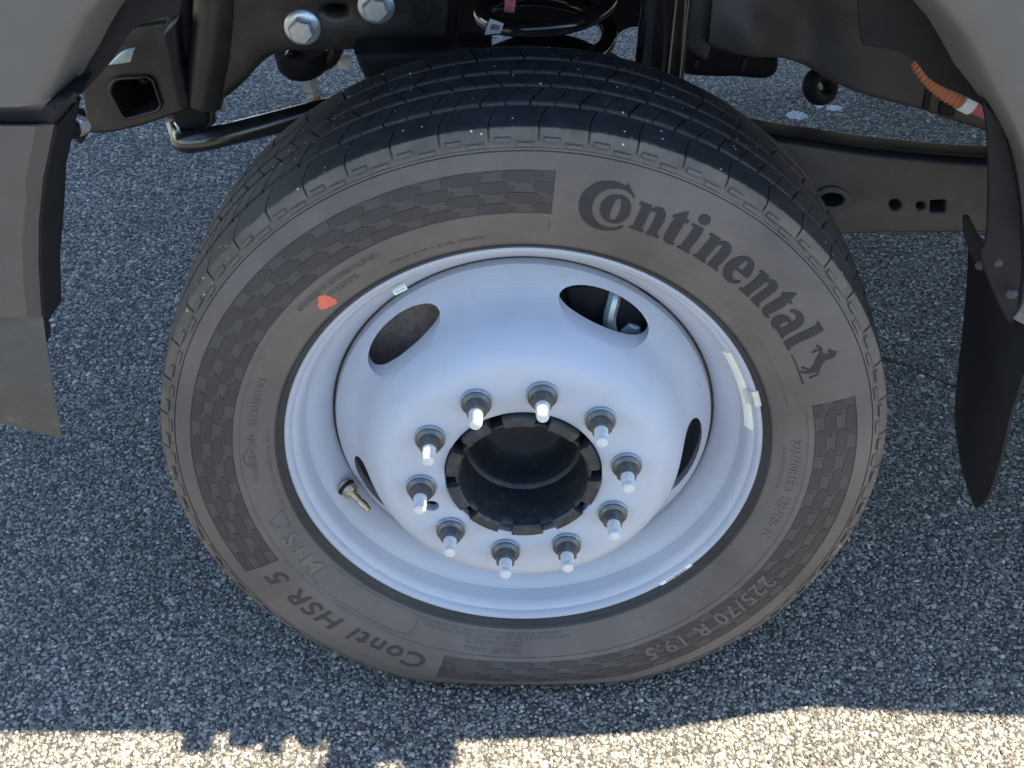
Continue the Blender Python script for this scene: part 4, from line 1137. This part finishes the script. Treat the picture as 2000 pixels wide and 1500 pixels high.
# axle bracket blob, tow eye
plate('axle_bracket', [(1325, 70), (1420, 80), (1522, 118), (1521, 140), (1510, 154), (1488, 159), (1440, 155), (1400, 155), (1345, 151), (1318, 140)], [], 0.50, 0.05, 'plastic', truck, 0.012)
plate('bracket_rib', [(1362, 118), (1368, 116), (1364, 132), (1357, 133)], [], 0.492, 0.02, 'frame', truck, 0.001)
plate('bracket_rib', [(1452, 118), (1460, 112), (1456, 138), (1446, 140)], [], 0.492, 0.02, 'frame', truck, 0.001)
rp = [at(1602 + 20 * math.cos(t), 168 + 23 * math.sin(t), 0.52 + 0.012 * math.cos(t)) for t in np.linspace(-2.0, 2 * math.pi - 2.0, 17)]
tube('tow_eye', rp, 0.0105, 'plastic', truck, 16, 60)
# radius arm with its holes
arm = plate('radius_arm', [(1440, 262), (1526, 277), (1610, 290), (1700, 303), (1800, 313), (1960, 324), (2400, 330), (2400, 452), (1960, 455), (1860, 455), (1760, 456), (1660, 458), (1560, 470), (1440, 470)],
      [circ(1625, 391, 23, 12, 24), circ(1748, 401, 11, 10), circ(1798, 403, 8, 7), [(1818, 393), (1844, 392), (1846, 396), (1845, 415), (1819, 416), (1816, 413)]], 0.33, 0.055, 'arm', truck, 0.004, sub=4)
plate('arm_back_wall', [(1500, 300), (1940, 335), (1940, 445), (1500, 450)], [], 0.372, 0.006, 'plastic', arm, 0.001)
plate('slot_lip', circ(1625, 391, 35, 26, 28), [circ(1625, 391, 24, 13, 24)], 0.3265, 0.006, 'arm', arm, 0.002)
rows = []
tube('arm_top_edge', [at(1440, 262, 0.345), at(1526, 277, 0.345), at(1700, 302, 0.345), at(1960, 322, 0.345), at(2400, 328, 0.345)], 0.009, 'plastic', arm, 12, 60)
# orange conduit with white tape
oc = tube('orange_conduit', [at(1796, 118, 0.23), at(1817, 150, 0.215), at(1845, 176, 0.205), at(1880, 195, 0.20)], 0.0115, 'orange', truck, 16, 60, 10, True, 0.84)
tube('white_tape', [at(1879, 193, 0.20), at(1889, 198, 0.20), at(1898, 203, 0.20)], 0.0128, 'white_paper', oc, 16, 60)
tube('red_end', [at(1899, 203, 0.20), at(1915, 209, 0.20), at(1940, 220, 0.20)], 0.0105, 'pink', oc, 14, 60)
plate('conduit_clip', [(1812, 162), (1824, 166), (1815, 214), (1801, 214)], [], 0.352, 0.006, 'plastic', truck, 0.001)
plate('conduit_clip', [(1838, 190), (1874, 204), (1862, 230), (1834, 224)], [], 0.350, 0.01, 'plastic', truck, 0.002)

# rear part of the arch: black trim and mud flap
trim = plate('arch_trim', [(1915, 190), (1926, 240), (1930, 300), (1931, 380), (1928, 470), (1917, 503), (1936, 562), (1969, 631), (1982, 638), (1992, 615), (1998, 540), (2000, 487), (1994, 393), (1976, 300), (1955, 235)], [], -0.012, 0.008, 'plastic', truck, 0.003,
             yfn=lambda x, z: 0.03 * max(0, (0.75 - z)) - 0.0)
rows = []
def flp(v, u):
    # u: 0 inner edge .. 1 outer edge ; v: 0 top .. 1 bottom
    yy = 0.115 - 0.160 * u
    xi = 0.535 - 0.015 * v + 0.006 * math.sin(v * 3); x = xi - 0.004 * math.sin(u * math.pi)
    z = 0.620 - 0.290 * v - 0.02 * (v * (1 - u)) + 0.012 * v * u
    return (x, yy, z)
flap = None
fl_out = [((1899, 487), 0.115), ((1889, 627), 0.115), ((1879, 720), 0.115), ((1872, 800), 0.114), ((1874, 835), 0.110)]
fr_out = [((2060, 560), -0.016), ((2042, 660), -0.016), ((2004, 735), -0.016), ((1962, 890), -0.016), ((1938, 965), -0.016)]
rows = []
for (pl, yl), (pr_, yr) in zip(fl_out, fr_out):
    a_ = at(*pl, yl); b_ = at(*pr_, yr); row = []
    for u in np.linspace(0, 1, 7):
        p = a_.lerp(b_, u); p.x -= 0.010 * math.sin(u * math.pi); row.append(p)
    rows.append(row)
pl = []
for u in np.linspace(0, 1, 7):
    a_ = at(1889, 930, 0.075); t_ = at(1912, 993, -0.004); b_ = at(1926, 985, -0.015)
    p = a_.lerp(t_, u * 1.25) if u < 0.8 else t_.lerp(b_, (u - 0.8) / 0.2)
    pl.append(p)
rows.append(pl)
flap = loft('mud_flap', rows, 'plastic', truck, 60, 0.0045, 2)
plate('flap_bracket', [(1881, 428), (1886, 422), (1894, 424), (1906, 448), (1930, 486), (1925, 505), (1902, 512), (1886, 470)], [], 0.085, 0.006, 'plastic', flap, 0.002)
for px, py, yy in ((1917, 517, 0.05), (1951, 510, 0.0), (1978, 573, -0.012)):
    flange_bolt(px, py, yy - 0.004, 0.0055, 0.0038, 0.006, trim, (-0.7, -0.7, 0.2), 'plastic_dust')

# ------------------------------------------------------------------ the rest of the front end, above and behind the picture
plate('crossmember', [(820, -90), (820, 60), (850, 72), (905, 74), (935, 82), (1000, 70), (1150, 56), (1185, 74), (1205, 76), (1238, 60), (1330, 66), (1430, 80), (1430, -90)], [], 0.62, 0.10, 'plastic', truck, 0.015)
boxm('engine_sump', (-0.45, 0.72, 0.66), (0.75, 1.35, 1.10), 'plastic', truck, 0.03)
boxm('floor_pan', (0.80, 0.30, 0.78), (3.2, 1.75, 0.84), 'plastic', truck, 0.02)
hoodp = [(-0.62, 0.82), (-0.66, 1.00), (-0.60, 1.22), (-0.40, 1.30), (0.80, 1.42), (0.80, 1.30), (-0.30, 1.20), (-0.45, 1.12), (-0.50, 0.82)]
def side_prism(name, prof, y0, y1, m, par, bev=0.02):
    bm = bmesh.new()
    a = [bm.verts.new((x, y0, z)) for x, z in prof]; c = [bm.verts.new((x, y1, z)) for x, z in prof]
    bm.faces.new(a); bm.faces.new(c[::-1]); n = len(prof)
    for i in range(n): bm.faces.new((a[i], c[i], c[(i + 1) % n], a[(i + 1) % n]))
    bmesh.ops.recalc_face_normals(bm, faces=bm.faces)
    if bev: bmesh.ops.bevel(bm, geom=bm.edges, offset=bev, segments=3, affect='EDGES', profile=0.6)
    return from_bm(name, bm, m, par, 40)
side_prism('hood', hoodp, -0.012, 2.30, 'paint', truck, 0.02)
cab = side_prism('cab', [(0.78, 0.62), (0.78, 1.40), (1.30, 1.93), (2.75, 1.98), (3.1, 1.90), (3.1, 0.62)], 0.035, 2.30, 'paint', truck, 0.03)
plate('side_window', [(1.02, 1.42), (1.38, 1.86), (2.05, 1.90), (2.05, 1.42)], [], 0.030, 0.004, 'glass', cab, 0.001, px=False)
plate('side_window', [(2.15, 1.42), (2.15, 1.90), (2.80, 1.90), (2.95, 1.42)], [], 0.030, 0.004, 'glass', cab, 0.001, px=False)
door = plate('door', [(1.05, 0.62), (1.05, 1.36), (1.60, 1.38), (2.12, 1.38), (2.12, 0.62), (1.60, 0.62)], [], 0.018, 0.02, 'paint', cab, 0.006, px=False, yfn=lambda x, z: -0.055 * max(0.0, x - 1.0))
# towing mirror on two arms
mir = boxm('towing_mirror', (0.62, -0.46, 1.40), (0.72, -0.26, 1.74), 'plastic', truck, 0.02)
boxm('mirror_arm', (0.598, -0.28, 1.42), (0.648, 0.0, 1.46), 'plastic', mir, 0.01)
boxm('mirror_arm', (0.692, -0.28, 1.42), (0.738, 0.0, 1.46), 'plastic', mir, 0.01)
boxm('mirror_foot', (0.598, -0.075, 1.41), (0.738, 0.02, 1.46), 'plastic', mir, 0.01)
# unseen finned block added to cast the toothed shadow edge on the ground
comb = boxm('shadow_comb', (0.26, -0.040, 1.16), (0.44, -0.020, 1.21), 'plastic', truck, 0.006)
for x0, x1, yy in ((0.268, 0.300, -0.070), (0.328, 0.342, -0.062), (0.368, 0.386, -0.072), (0.418, 0.430, -0.064)):
    boxm('shadow_tooth', (x0, yy, 1.17), (x1, -0.03, 1.19), 'plastic', comb, 0.003)
